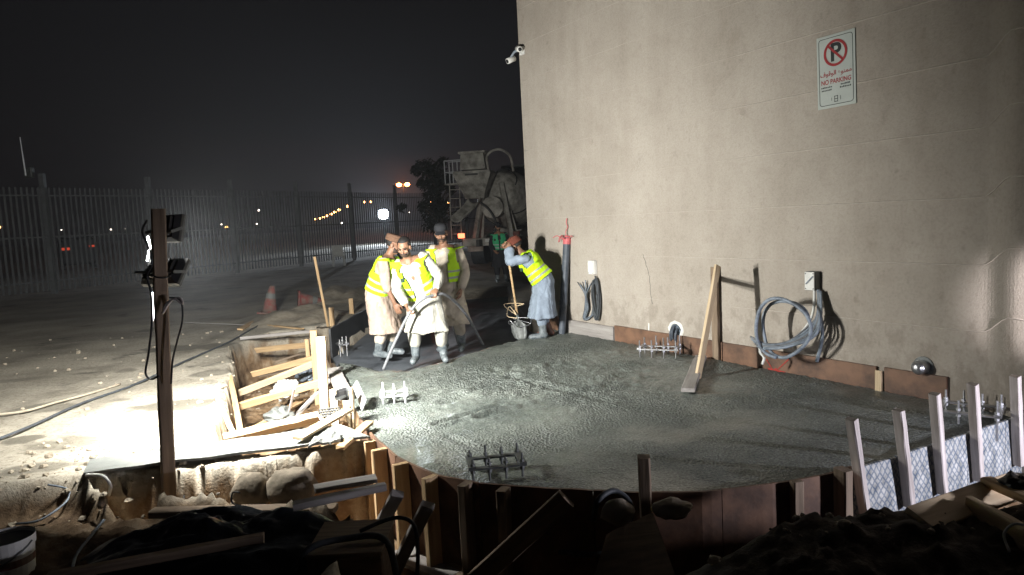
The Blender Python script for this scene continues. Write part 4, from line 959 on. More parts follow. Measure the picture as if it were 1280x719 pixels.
        for v in bm.verts:
            # lie on the shoulders rather than cut into the sleeve heads
            q = v.co
            for sh, el in ((shR, J['elR']), (shL, J['elL'])):
                ax = (el - sh); tt = max(-.5, min(1, (q - sh).dot(ax) / ax.length_squared)); c = sh + ax * tt; dd = (q - c).length
                if dd < .088 and tt < .5: q += (q - c).normalized() * (.088 - dd)
            q += v.normal * (.010 * noise.noise(q * 10) + .006 * noise.noise(q * 23))
        bm.to_mesh(me); bm.free(); me.polygons.foreach_set('use_smooth', [True] * len(me.polygons))
        o = bpy.data.objects.new('vest', me); col.objects.link(o); o.parent = root; WM[o.name] = mt
        md = o.modifiers.new('s', 'SOLIDIFY'); md.thickness = .008; md.offset = 1
        # dark round emblem on the chest
        rr_ = torso_ring(.70, .040, 72); p = rr_[int(72 * (.34 if J.get('emb', Vector((1, 0, 0))).x > 0 else .16))]; c = spine[int(.7 * (len(spine) - 1))]; nn = (p - c); nn.z = 0; nn.normalize()
        zz = Vector((0, 0, 1)); sx = zz.cross(nn); em = MB(); k = 14
        f_ = [p + nn * .004 + sx * .034 * math.cos(2 * math.pi * i / k) + zz * .034 * math.sin(2 * math.pi * i / k) for i in range(k)]
        em.loft([[q - nn * .012 for q in f_], f_]); me = em.mesh('emblem', 'emblem'); e_ = bpy.data.objects.new('emblem', me); col.objects.link(e_); e_.parent = o; WM[e_.name] = mt
    return root
J_tr = {'cloth_white': 'cloth_white', 'cloth_tan': 'cloth_cream', 'cloth_cream': 'cloth_cream', 'cloth_blue': 'cloth_blue'}
V = Vector
# ---- the man in front holding the vibrator hose
J2 = dict(pelvis=(.03, -.03, .86), chest=(.12, .09, 1.15), neck=(.17, .18, 1.335), head=(.19, .255, 1.475), face=(.25, 1, -.55), up=(.12, .45, 1),
          shR=(.305, .115, 1.245), shL=(-.035, .12, 1.325), elR=(.325, .16, .955), wrR=(.205, .305, .765), hdR=(-.35, .25, -1), pnR=(-.9, .3, .2), thR=(-.1, 1, .2), slR=(.80, 0, 0),
          elL=(-.185, .10, 1.08), wrL=(-.165, .235, .945), hdL=(.25, .75, -.55), pnL=(.2, -.3, -1), thL=(1, 0, -.1), cuL=(1.3, 0, 0), cuR=(1.0, 0, 0), slL=(.86, 0, 0),
          hpR=(.12, -.03, .85), hpL=(-.07, -.03, .85), knR=(.165, .05, .47), knL=(-.155, .05, .47), anR=(.17, 0, .08), anL=(-.185, -.02, .08), toR=(.19, .16, .035), toL=(-.22, .14, .035), open=(.42, 0, 0), emb=(-1, 0, 0))
person('worker in white tunic and open yellow vest, bending forward holding the grey hose', (-1.10, 9.08, 0), 180, J2, 'cloth_white', 'workers in high visibility vests', hem_z=.40, hat='hair')
# ---- the man at the left, in profile
J1 = dict(pelvis=(0, -.06, .86), chest=(0, .08, 1.15), neck=(.0, .15, 1.355), head=(-.01, .215, 1.49), face=(-.1, 1, -.45), up=(0, .35, 1),
          shR=(.17, .12, 1.27), shL=(-.17, .14, 1.27), elR=(.205, .15, .985), wrR=(.185, .245, .735), hdR=(-.05, .35, -1), pnR=(-1, .1, .2), thR=(0, 1, .3), cuR=(.5, 0, 0), slR=(.22, 0, 0),
          elL=(-.2, .22, 1.0), wrL=(-.1, .36, .80), hdL=(.3, .4, -1), pnL=(1, 0, 0), thL=(0, 1, .3), cuL=(.7, 0, 0), slL=(.4, 0, 0),
          hpR=(.095, -.06, .85), hpL=(-.095, -.06, .85), knR=(.10, .03, .46), knL=(-.11, .12, .46), anR=(.10, -.06, .08), anL=(-.12, .02, .08), toR=(.12, .11, .035), toL=(-.14, .19, .035), open=(.22, 0, 0))
person('worker at left in flat brown cap, tan sleeves and yellow vest, arm hanging', (-1.80, 9.85, -.05), -100, J1, 'cloth_tan', 'workers in high visibility vests', hem_z=.34, hat='pakol', tall=1.03)
# ---- the man standing behind in a dark cap
J3 = dict(pelvis=(0, 0, .93), chest=(0, .03, 1.22), neck=(.01, .05, 1.42), head=(.02, .10, 1.575), face=(-.25, 1, -.50), up=(0, .25, 1),
          shR=(.18, .03, 1.36), shL=(-.18, .03, 1.36), elR=(.235, .06, 1.06), wrR=(.17, .26, .92), hdR=(-.5, .5, -.6), pnR=(-1, -.2, 0), thR=(0, .6, 1), cuR=(.8, 0, 0),
          elL=(-.255, .02, 1.08), wrL=(-.225, .12, .85), hdL=(.05, .3, -1), pnL=(1, .1, .2), thL=(0, 1, .2), cuL=(.6, 0, 0),
          hpR=(.095, 0, .92), hpL=(-.095, 0, .92), knR=(.10, .04, .50), knL=(-.13, .05, .50), anR=(.10, 0, .08), anL=(-.15, .0, .08), toR=(.12, .16, .035), toL=(-.19, .16, .035), open=(.36, 0, 0), emb=(-1, 0, 0))
person('worker in dark peaked cap, cream tunic and open yellow vest, standing behind two others', (-.92, 10.35, -.09), 165, J3, 'cloth_cream', 'workers in high visibility vests', hem_z=.36, hat='cap', tall=1.07)
# ---- the man leaning on the shovel by the wall
J4 = dict(pelvis=(0, -.05, .87), chest=(0, .13, 1.12), neck=(0, .25, 1.26), head=(.03, .35, 1.375), face=(.1, .9, -.7), up=(0, .6, 1),
          shR=(.16, .21, 1.20), shL=(-.18, .18, 1.20), elR=(.12, .45, 1.14), wrR=(-.01, .46, 1.36), hdR=(-.45, .3, .55), pnR=(-.4, -.2, -1), thR=(-.3, 1, 0), cuR=(1.3, 0, 0), slR=(.82, 0, 0),
          elL=(-.22, .40, 1.17), wrL=(-.105, .41, 1.36), hdL=(.35, .35, .55), pnL=(.4, -.2, -1), thL=(.3, 1, 0), cuL=(1.3, 0, 0), slL=(.84, 0, 0),
          hpR=(.095, -.05, .86), hpL=(-.095, -.05, .86), knR=(.10, .06, .47), knL=(-.10, .0, .47), anR=(.11, -.10, .08), anL=(-.11, -.02, .08), toR=(.12, .07, .035), toL=(-.12, .16, .035), open=(.16, 0, 0))
person('worker in pale blue tunic and striped yellow vest, stooping over a shovel beside the wall', (.42, 10.62, -.03), 82, J4, 'cloth_blue', 'workers in high visibility vests', hem_z=.32, hat='turban', boots=('boot_brown', 'boot'))
# ---- a man far behind near the truck
J5 = dict(J3); J5.update(open=(.12, 0, 0))
person('distant worker in dark clothes and green vest standing near the mixer truck', (-.30, 20.5, -.02), 185, J5, 'cloth_dark', None, hem_z=.45, hat='cap', boots='boot', vmat='vest_green', fine=False)
# ---- hose and shovel
h0 = gat(479, 461); hr = Vector(WM['person'] @ (J2['wrR'] if False else Vector(J2['wrR']) + Vector(J2['hdR']).normalized() * .085 + Vector((-.02, .03, 0)))); hl = WM['person'] @ (Vector(J2['wrL']) + Vector(J2['hdL']).normalized() * .075 + Vector((0, 0, -.03)))
h3 = gat(604, 429)
pts = [h0 + Vector((0, 0, -.01)), h0.lerp(hr, .5) + Vector((-.02, -.02, -.02)), hr, hr.lerp(hl, .55) + Vector((0, -.05, .05)), hl, hl + Vector((.14, .18, -.03)), hl.lerp(h3, .55) + Vector((.04, 0, .13)), h3 + Vector((0, 0, -.03))]
tubething('vibrator_hose', pts, .019, 'hose', 'thick grey concrete vibrator hose arching through a worker\'s hands', 'hose', 8, 10)
b0 = at(573, 431, -.05); b1 = atY(556, 380, b0.y - .3)
tubething('hose', [b1, b1.lerp(b0, .5) + Vector((.01, 0, 0)), b0], .017, 'hose', 'short straight grey hose hanging beside the bending worker', 'hose', 5, 8)
sv = thing('shovel', 'long handled shovel stuck in the wet concrete in front of the blue worker', 'shovel', at(650, 425, -.06))
pw = WM['person.003'] @ Vector((-.055, .475, 1.43)); base = at(648, 402, .18); base = atY(648, 402, 10.58)
MB().tube([pw + Vector((0, 0, .03)), pw.lerp(base, .5), base], [.019, .017, .019], 10).build('handle', 'pine', sv, smooth=True)
mb = MB(); d = (base - pw).normalized(); sx = Vector((.9, -.25, 0)).normalized(); nn = d.cross(sx); rg = []
for t, w in [(0, .03), (.03, .07), (.06, .115), (.18, .115), (.26, .09), (.30, .02)]:
    rg.append([base + d * (t - .02) + sx * w * u + nn * (.03 * u * u + .0) for u in (-1, -.5, 0, .5, 1)] + [base + d * (t - .02) + sx * w * u + nn * (.03 * u * u + .006) for u in (1, .5, 0, -.5, -1)])
mb.loft(rg); mb.build('blade', 'grey_steel', sv, smooth=True)
MB().tube([base - d * .12, base + d * .08], [.024, .020], 10).build('socket', 'grey_steel', sv, smooth=True)
rw = random.Random(5)
for nm, c, m, k in [('tan wire tangle hanging on the shovel by the blue worker', base + Vector((-.05, -.03, .16)), 'pale_pine', 3), ('bluish wire tangle at the foot of the shovel', base + Vector((.02, -.06, -.0)), 'steel', 4)]:
    pts = [c + Vector((rw.uniform(-.16, .16), rw.uniform(-.04, .04), rw.uniform(-.10, .12))) for _ in range(6 + k)]
    tubething('wire_tangle', pts, .006, m, nm, 'wire', 6, 6)
# ------------------------------------------------------------------ things fixed to or leaning on the wall
def text(body, parent, m, name, size, x, y, mt, align='CENTER', sx=1.0, z=.0035, bold=0.0):
    c = bpy.data.curves.new('t', 'FONT'); c.body = body; c.size = size; c.align_x = align; c.align_y = 'CENTER'; c.offset = bold; c.resolution_u = 4
    o = bpy.data.objects.new('t', c); col.objects.link(o); bpy.context.view_layer.update()
    me = bpy.data.meshes.new_from_object(o.evaluated_get(bpy.context.evaluated_depsgraph_get())); bpy.data.objects.remove(o); bpy.data.curves.remove(c)
    me.transform(Matrix.Translation((x, y, z)) @ Matrix.Diagonal((sx, 1, 1, 1))); me.materials.clear(); me.materials.append(M[m])
    q = bpy.data.objects.new(name, me); col.objects.link(q); q.parent = parent; WM[q.name] = mt; return q
def lp(mb, mt, name, m, parent, smooth=False):
    me = mb.mesh(name, m, smooth=smooth); q = bpy.data.objects.new(name, me); col.objects.link(q); q.parent = parent; WM[q.name] = WM[parent.name]; return q
mt = wbasis(wat(1045.5, 88, .004)); mt = mt @ Matrix.Rotation(R(.8), 4, 'Z')
sg = thing('parking_sign', 'white no parking sign with crossed out red P on the upper wall', 'sign', None, mtx=mt)
SW, SH = .407, .686
lp(MB().box((0, 0, .004), (SW, SH, .008), ch=.003), mt, 'plate', 'sign_white', sg)
def rrect(w, h, r, k=6): return [(sx * (w / 2 - r) + r * math.cos(a), sy * (h / 2 - r) + r * math.sin(a)) for sx, sy, a0 in ((1, 1, 0), (-1, 1, 90), (-1, -1, 180), (1, -1, 270)) for a in [R(a0 + 90 * i / k) for i in range(k + 1)]]
mb = MB(); o_, i_ = rrect(SW - .045, SH - .05, .03), rrect(SW - .057, SH - .062, .025); n = len(o_)
mb.add([(x, y, .0095) for x, y in o_] + [(x, y, .0095) for x, y in i_], [(i, (i + 1) % n, n + (i + 1) % n, n + i) for i in range(n)]); lp(mb, mt, 'border', 'sign_black', sg)
text('P', sg, 'sign_black', 'letter', .235, 0.0, .165, mt, z=.0100, bold=.006)
mb = MB(); n = 40; ro, ri = .125, .100
mb.add([(r * math.cos(2 * math.pi * i / n), .165 + r * math.sin(2 * math.pi * i / n), .0125) for r in (ro, ri) for i in range(n)], [(i, (i + 1) % n, n + (i + 1) % n, n + i) for i in range(n)])
c, s = math.cos(R(-45)), math.sin(R(-45)); mb.add([(x * c - y * s, .165 + x * s + y * c, .0125) for x, y in ((-.103, -.011), (.103, -.011), (.103, .011), (-.103, .011))], [(0, 1, 2, 3)]); lp(mb, mt, 'prohibition_ring', 'sign_red', sg)
text('\uFED1\uFEEE\uFED7\uFEEE\uFEDF\uFE8D \uFEC9\uFEEE\uFEE8\uFEE4\uFEE3', sg, 'sign_red', 'arabic_line', .060, 0, -.020, mt, z=.0100, bold=.001)
text('NO PARKING', sg, 'sign_red', 'english_line', .062, 0, -.098, mt, z=.0100, sx=.85, bold=.0012)
for x, y, L in [(-.10, -.150, .12), (-.10, -.178, .11), (.10, -.145, .10), (.10, -.172, .12)]:         # the small print, too small to read
    mb = MB(); k = 7
    for i in range(k): a = x - L / 2 + L * i / k; h = .010 + .006 * random.random(); mb.add([(a, y, .0098), (a + L / k * .72, y, .0098), (a + L / k * .72, y + h, .0098), (a, y + h, .0098)], [(0, 1, 2, 3)])
    lp(mb, mt, 'small_print', 'sign_black', sg)
mb = MB()
for x, y, w, h in [(-.018, -.265, .006, .06), (.014, -.265, .006, .06), (-.002, -.240, .040, .006), (-.002, -.290, .040, .006), (-.002, -.265, .028, .006), (-.05, -.262, .004, .03), (.045, -.262, .004, .04)]:
    mb.add([(x - w / 2, y - h / 2, .0098 + .0001 * len(mb.f)), (x + w / 2, y - h / 2, .0098 + .0001 * len(mb.f)), (x + w / 2, y + h / 2, .0098 + .0001 * len(mb.f)), (x - w / 2, y + h / 2, .0098 + .0001 * len(mb.f))], [(0, 1, 2, 3)])
lp(mb, mt, 'small_crest', 'sign_black', sg)

# twin security cameras on the corner
cc = wat(654, 64, .0); sc_ = thing('security_camera', 'pair of small white security cameras on the far wall corner', 'camera', cc)
MB().box(cc + WN * .02, (.12, .04, .12), Matrix((WT, WN, Vector((0, 0, 1)))).transposed(), ch=.01).build('mount', 'white_plastic', sc_)
MB().tube(smoothpts([cc + WN * .03, cc + WN * .12 - WT * .04, cc + WN * .16 - WT * .12 + Vector((0, 0, -.08))], 4), .02, 8).build('arm', 'grey_plastic', sc_, smooth=True)
for a, d in [(cc + WN * .10 + WT * .03 + Vector((0, 0, .02)), Vector((.2, -.9, -.3))), (cc + WN * .16 - WT * .13 + Vector((0, 0, -.12)), Vector((-.7, -.5, -.35)))]:
    d.normalize(); h = MB().tube([a - d * .08, a - d * .075, a + d * .07, a + d * .075], [.035, .046, .046, .04], 14).build('camera_head', 'white_plastic', sc_, smooth=True)
    q = MB().tube([a + d * .0755, a + d * .08], .03, 12); me = q.mesh('lens_glass', 'black_plastic', origin=cc); g = bpy.data.objects.new('lens_glass', me); col.objects.link(g); g.parent = h; WM[g.name] = WM[h.name]

# pipe standing before the wall, ties round its head
pf = at(702, 418, -.03); pt = atY(709, 297, pf.y + .03)
pp = thing('conduit_pipe', 'dark blue grey pipe standing by the wall with red ties at its top', 'pipe', pf)
MB().tube([pf, pf.lerp(pt, .3), pf.lerp(pt, .301), pf.lerp(pt, .36), pf.lerp(pt, .361), pt], [.056, .056, .062, .062, .056, .056], 16).build('pipe', 'pipe', pp, smooth=False)
rw = random.Random(11); ud = (pt - pf).normalized()
for k in range(9):
    a = k * .7 + rw.random() * .3; d = Vector((math.cos(a), math.sin(a) * .8, 0)); L = rw.uniform(.09, .16)
    MB().tube(smoothpts([pt - ud * .03 + d * .058, pt + d * (.07 + L * .5) + Vector((0, 0, rw.uniform(0, .05))), pt + d * (.06 + L) + Vector((0, 0, rw.uniform(-.07, .05)))], 5), .0065, 6).build('tie', 'tie_red', pp, smooth=True)
MB().tube(smoothpts([pt + Vector((0, 0, -.02)), pt + Vector((-.02, 0, .08)), pt + Vector((.015, 0, .16)), pt + Vector((-.005, 0, .22)), pt + Vector((.01, 0, .29))], 5), [.012] + [.007] * 20, 6).build('wire_tail', 'tie_red', pp, smooth=True)
MB().tube([pt - ud * .10, pt - ud * .02, pt + ud * .03], [.060, .064, .035], 12).build('wrapping', 'tie_red', pp)

# junction boxes and cables
def jbox(c, w, h, d, label, lid='white_plastic', body='white_plastic'):
    b = thing('junction_box', label, 'junction box', c, 'junction boxes on the wall', mtx=wbasis(c))
    lp(MB().box((0, 0, d / 2), (w, h, d), ch=.006), None, 'box', body, b); lp(MB().box((-.002, 0, d + .006), (w * .96, h * .97, .012), ch=.004), None, 'lid', lid, b)
    for sx in (-1, 1):
        for sy in (-1, 1): lp(MB().tube([(sx * w * .38, sy * h * .4, d + .011), (sx * w * .38, sy * h * .4, d + .0155)], .006, 8), None, 'screw', 'grey_steel', b)
    return b
c1 = wat(743, 334, .003); jbox(c1, .13, .20, .06, 'pale junction box above the black cable coil, near the dark pipe')
c2 = wat(1019.5, 350.5, .003); b2 = jbox(c2, .115, .19, .085, 'white junction box with slanting tape over two grey conduits', body='grey_steel')
lp(MB().beam((-.04, -.03, .1045), (.045, .05, .1045), .012, .002, up=(0, 0, 1)), None, 'tape', 'grey_plastic', b2)
def wloop(px, py, off): return wat(px, py, off)
rw = random.Random(3)
def coil(cx, cy, rx, ry, n, r, off, m, name, label, cat, jit=.12):
    pts = []; c = wat(cx, cy, off); up = Vector((0, 0, 1))
    for i in range(n * 12 + 1):
        a = 2 * math.pi * i / 12 + .3; k = 1 + jit * math.sin(i * .37 + cx); pts.append(c + WT * rx * k * math.cos(a) + up * ry * k * math.sin(a) + WN * (.012 * math.sin(i * .9) + .006 * (i // 12)))
    return tubething(name, pts, r, m, label, cat, 3, 7)
coil(746, 374, .065, .27, 6, .011, .05, 'rubber', 'cable_coil', 'long narrow coil of black cable hanging below the junction box', 'cable')
tubething('cable', [wat(744, 345, .04), wat(745, 352, .06), wat(747, 360, .06)], .012, 'rubber', 'black cable stub between the junction box and hanging coil', 'cable', 5, 7)
for k in range(7):
    a = wat(731 + k * .4, 368, .05 + .005 * k); e = wat(722 + k * 3.2, 353 + 3 * math.sin(k * 1.7), .06 + .02 * (k % 3))
    pts = [e, a, wat(731 + .8 * k, 385, .05), wat(729 + k * .6, 398 + (k % 3), .05), wat(738 + k, 396 - k, .05), wat(741, 386 - k, .05)]
    tubething('cable', pts, .009, 'grey_plastic' if k % 2 else 'rubber', 'stripped cable end in the bent bundle left of the hanging black coil', 'cable', 5, 6, 'stripped cables by the dark pipe')
# the big conduit coil standing off the wall and its bundle
pts = []; c = wat(975, 411, .42)
for i in range(27):
    a = R(-100) - 2 * math.pi * i / 15.5; rr = .305 + .018 * math.sin(i * 1.3) - .0012 * i; pts.append(c + WT * rr * math.cos(a) * 1.0 + Vector((0, 0, 1)) * rr * 1.0 * math.sin(a) + WN * (.03 * math.sin(i * .5) - .004 * i))
tubething('conduit_coil', pts, .018, 'grey_plastic', 'large round coil of blue grey conduit standing off the wall', 'conduit', 3, 10)
for k in range(6):
    pts = [wat(1023 + k * .6, 364, .06), wat(1021 + k, 395, .10 + .01 * k), wat(1008 + 2 * k, 410 + 2 * k, .16 + .02 * k), wat(985, 427 + k * 1.3, .30 + .02 * k), wat(958, 430 + k * 1.2, .38 + .012 * k), wat(938 + 2.2 * k, 421 + 3 * k, .42 - .02 * k)]
    tubething('conduit', pts, .012 + .002 * (k % 2), 'grey_plastic' if k % 3 else 'hose', 'one of the grey conduits sagging from the white junction box to the round coil', 'conduit', 6, 8, 'conduits sagging from the junction box')
tubething('conduit', [wat(1023, 362, .05), wat(1025, 390, .07), wat(1028, 415, .09), wat(1026, 432, .08), wat(1021, 452, .06)], .018, 'grey_plastic', 'grey conduit dropping from the white junction box to the formwork board', 'conduit', 6, 8)
tubething('conduit', [wat(1018, 362, .05), wat(1017, 385, .08), wat(1012, 402, .12), wat(1000, 418, .18)], .014, 'white_plastic', 'paler conduit curving left under the white junction box', 'conduit', 6, 8)
tubething('cable', [wat(951, 430, .42), wat(950, 440, .40), wat(955, 447, .38), wat(953, 455, .36)], .013, 'white_plastic', 'short white cable tail hanging under the conduit coil', 'cable', 6, 8)
# chipped hole with white rim
mt = wbasis(wat(845, 413, .0)); hb = thing('wall_hole', 'chipped hole with white plaster rim and dark pipes above the brown board', 'hole', None, mtx=mt)
mb = MB(); n = 26; rg = [[(x * (1 + .18 * noise.noise((math.cos(a) * 2, math.sin(a) * 2, q))) * math.cos(a), y * (1 + .22 * noise.noise((math.cos(a) * 2, math.sin(a) * 2, q + 3))) * math.sin(a), z) for a in [2 * math.pi * i / n for i in range(n)]] for x, y, z, q in [(.135, .125, .001, 1), (.120, .110, .016, 1), (.098, .088, .014, 2), (.090, .080, .004, 2)]]
mb.loft([[Vector(p) for p in r_] for r_ in rg], cap=False); lp(mb, None, 'plaster_rim', 'patch', hb)
mb = MB(); mb.loft([[Vector(p) for p in rg[3]], [Vector((p[0] * .8, p[1] * .8, .0025)) for p in rg[3]]], cap=False); mb.f.append(tuple(range(n, 2 * n))); mb.m.append(0); lp(mb, None, 'recess', 'hole', hb)
for x, y in [(-.055, .0), (-.02, .02), (.035, -.01)]: lp(MB().tube(smoothpts([(x, y + .03, .006), (x + .01, y - .02, .05), (x + .0, y - .09, .045), (x - .005, y - .13, .035)], 4), .017, 9), None, 'pipe_end', 'pipe', hb, True)
# round metal outlet
mt = wbasis(wat(1155, 458, .0)); ob = thing('metal_outlet', 'round shiny metal outlet on the wall above the last brown board', 'outlet', None, mtx=mt)
lp(MB().tube([(0, 0, 0), (0, 0, .10), (-.005, 0, .115)], [.062, .062, .05], 20), None, 'tube', 'steel', ob, False); lp(MB().tube([(0, 0, .0), (0, 0, .012)], .09, 24), None, 'flange', 'grey_steel', ob)
lp(MB().sphere((0, 0, .11), (.05, .05, .03), 16, 10), None, 'cap', 'steel', ob, True)

# timber brace: leaning upright, batten back to a stud on the wall
fu = at(872, 474, -.02); tu = atY(897, 332, fu.y + .22)
sw = wat(899, 334, .03); swb = wat(898, 455, .03); swb.z = -.02; sw2 = Vector((swb.x, swb.y, sw.z))
tb = thing('timber_brace', 'timber brace with a split pale upright, batten and dark stud against the wall', 'brace', fu)
sawn('upright', fu, tu, .105, .03, 'pale_pine', up=Vector((.75, -.66, 0)), parent=tb)
sawn('stud', swb + WN * .03, sw2 + WN * .03, .09, .045, 'old_wood', up=WN, parent=tb)
bt0 = fu.lerp(tu, .82) + Vector((.035, .02, 0)); bt1 = Vector((sw2.x, sw2.y, bt0.z + .02)) + WN * .06
sawn('batten', bt0, bt1, .03, .06, 'old_wood', parent=tb)
o = sawn('floor_plank', at(860, 488, .03), at(876, 446, .03), .13, .04, 'grey_wood'); tag(o, 'grey concrete smeared plank lying at the foot of the timber brace', 'plank')

# ------------------------------------------------------------------ anchor bolt frames cast into the slab
BOLT = {}
def anchor(p, yaw, size, label, m='steel', zpl=.09, nb=(4, 2), bolt_h=.10):
    mt = Matrix.Translation(p) @ Matrix.Rotation(yaw, 4, 'Z') @ Matrix.Rotation(R(random.uniform(-1.5, 1.5)), 4, 'X')
    a = thing('anchor_frame', label, 'anchor bolts', None, 'anchor bolt frames set in the slab', mtx=mt)
    L, Wd = size; mb = MB(); t = .05
    for y in (-Wd / 2, Wd / 2): mb.box((0, y, zpl), (L, t, .012))
    mbx = MB()
    for x in (-L / 2 + t / 2, L / 2 - t / 2): mbx.box((x, 0, zpl + .013), (t, Wd + t, .012))
    lp(mb, None, 'template_plate', m, a); lp(mbx, None, 'cross_plate', m, a)
    for i in range(nb[0]):
        for j in range(nb[1]):
            x = -L / 2 + .03 + (L - .06) * i / (nb[0] - 1); y = (-Wd / 2, Wd / 2)[j]
            h = bolt_h * random.uniform(.8, 1.2)
            b = lp(MB().tube([(0, 0, -.12 - zpl), (0, 0, h)], .0085, 8), None, 'bolt', m, a); b.location = (x, y, zpl)
            q = lp(MB().tube([(0, 0, .020), (0, 0, .038)], .018, 6), None, 'nut', m, b)
            q2 = lp(MB().tube([(0, 0, -.030), (0, 0, -.008)], .018, 6), None, 'nut', m, b)
    return a
wy = math.atan2(WT.y, WT.x)
anchor(at(825, 443, 0), wy + .62, (.50, .26), 'bluish anchor bolt frame near the chipped wall hole', zpl=.08, nb=(4, 2), bolt_h=.13)
anchor(at(620, 590, 0), .15, (.40, .22), 'dark anchor bolt frame nearest the curved formwork edge', 'grey_steel', zpl=.075, nb=(4, 2), bolt_h=.075)
anchor(at(493, 499, 0), .15, (.28, .20), 'glare whitened anchor bolt frame just in front of the pit corner', 'white_steel', zpl=.06, nb=(3, 2), bolt_h=.085)  # lamp glare on this frame is put into its white colour
anchor(at(427, 437, -.05), .5, (.16, .22), 'small bluish anchor bolt frame at the black formwork beside the pit', zpl=.09, nb=(2, 2), bolt_h=.10)
anchor(at(1213, 522, 0), wy + .35, (.44, .30), 'anchor bolt frame behind the fourth and fifth white stakes', zpl=.07, nb=(4, 2), bolt_h=.11)

# ------------------------------------------------------------------ floodlights on their timber post
pb = atY(214, 668, 5.3); ptp = atY(197.5, 261, 5.3)
x = (ptp - pb).normalized(); o = sawn('lamp_post', pb, ptp, .098, .085, 'old_wood', up=(.5, -.86, 0)); tag(o, 'rough timber post carrying two black floodlights on the dusty ground', 'post')
def floodlight(loc, aim, w, h, label, back, lens=True):
    d = (Vector(aim) - Vector(loc)).normalized(); rt = d.cross(Vector((0, 0, 1))).normalized(); up = rt.cross(d)
    mt = Matrix((rt, up, d)).transposed().to_4x4(); mt.translation = Vector(loc) - d * .03
    f = thing('floodlight', label, 'floodlight', None, 'floodlights', mtx=mt)
    hs = lp(MB().loft([[Vector((sx * w / 2 * k, sy * h / 2 * k, z)) for sx, sy in ((-1, -1), (1, -1), (1, 1), (-1, 1))] for k, z in ((.80, -.065), (.96, -.03), (1, -.022), (1, .0))]), None, 'housing', 'black_plastic', f)
    for i in range(7):
        q = lp(MB().box(((i - 3) * w * .11, 0, -.075), (.006, h * .7, .03)), None, 'fin', 'black_plastic', f)
    mb = MB()
    for (cx, cy, a, b2) in [(0, h / 2 - .008, w, .016), (0, -h / 2 + .008, w, .016), (w / 2 - .008, 0, .016, h - .032), (-w / 2 + .008, 0, .016, h - .032)]: mb.box((cx, cy, .009), (a, b2, .018))
    lp(mb, None, 'frame', 'grey_steel', f)
    if lens: lp(MB().box((0, 0, .004), (w - .034, h - .034, .004)), None, 'lens', 'lens', f)
    bl = mt.inverted() @ Vector(back); s = 1 if bl.x > 0 else -1
    mb = MB()
    for sx in (-1, 1): mb.beam((sx * (w / 2 + .008), 0, -.01), (sx * (w / 2 + .008), -h * .25, -.10), .022, .005, up=(1, 0, 0), ch=0)
    mb.beam((-(w / 2 + .011), -h * .25, -.105), (w / 2 + .011, -h * .25, -.105), .022, .005, up=(0, 0, 1), ch=0)
    lp(mb, None, 'bracket', 'grey_steel', f); lp(MB().beam((0, -h * .25, -.105), bl, .03, .008, ch=0), None, 'arm', 'black_plastic', f)
    return f
floodlight(LA, AIM_A + Vector((1.5, -1.5, 0)), .24, .21, 'upper black floodlight on the timber post, tilted up towards the wall', ptp.lerp(pb, .06))
floodlight(LB, AIM_B + Vector((.5, 0, -1)), .34, .22, 'lower black floodlight on the timber post, seen from behind', ptp.lerp(pb, .2))
floodlight(LC, AIM_C, .13, .09, 'small low floodlight behind the posts at the slab corner', LC + Vector((-.12, -.02, -.02)))
e = lambda px, py, Y=5.24: atY(px, py, Y)
tubething('cable', [e(184, 275), e(178, 290), e(187, 312), e(190, 330), e(184, 345), e(189, 368), e(190, 400), e(186, 440), e(182, 466), e(189, 474), e(199, 470)], .008, 'black_plastic', 'thin black cable looping down the left side of the lamp post', 'cable', 6, 6)
M['tape'] = mat('tape', (.8, .82, .84), rough=.4, var=.1, scale=10)
mb = MB(); pts = smoothpts([e(183, 300, 5.66), e(186, 312, 5.66), e(184, 328, 5.66)], 4); tubething('tape_strip', [e(184, 296, 5.66), e(187, 308, 5.66), e(184, 326, 5.66)], .010, 'tape', 'upper glaring white strip of tape on the lamp post cable', 'tape', 4, 6)
tubething('tape_strip', [e(190, 366, 5.66), e(192, 380, 5.66), e(190, 402, 5.66)], .011, 'tape', 'lower glaring white strip of tape on the lamp post cable', 'tape', 4, 6)
tubething('cable', [e(212, 372, 5.23), e(226, 376, 5.23), e(228, 400, 5.23), e(222, 425, 5.23), e(216, 450, 5.23), e(214, 480, 5.23)], .007, 'black_plastic', 'thin black cable hanging on the right side of the lamp post', 'cable', 6, 6)
tubething('rope', [e(204, 388, 5.23), e(210, 378, 5.23), e(224, 372, 5.23), e(228, 380, 5.23), e(216, 374, 5.23), e(203, 392, 5.23)], .009, 'white_wood', 'knot of pale cloth tied round the lamp post', 'rope', 6, 6)
mb = MB(); pr = ptp.lerp(pb, .20); tubething('wire', [pr + x * 0 + Vector((math.cos(a) * .075, math.sin(a) * .075, .012 * math.sin(a * 2))) for a in [i * math.pi / 5 for i in range(11)]], .006, 'black_plastic', 'black wire wrapped round the post by the lower floodlight', 'wire', 2, 6)
tubething('cable', [at(222, 572, -.05), at(226, 590, -.1), at(230, 610, -.2), at(229, 634, -.2)], .007, 'black_plastic', 'thin black cable dropping into the cut right of the lamp post', 'cable', 6, 6)
tubething('cable', [at(255, 640, -.15), at(258, 660, -.15), at(268, 690, -.15), at(280, 705, -.2)], .007, 'grey_plastic', 'thin grey cable trailing over the dark polythene', 'cable', 6, 6)
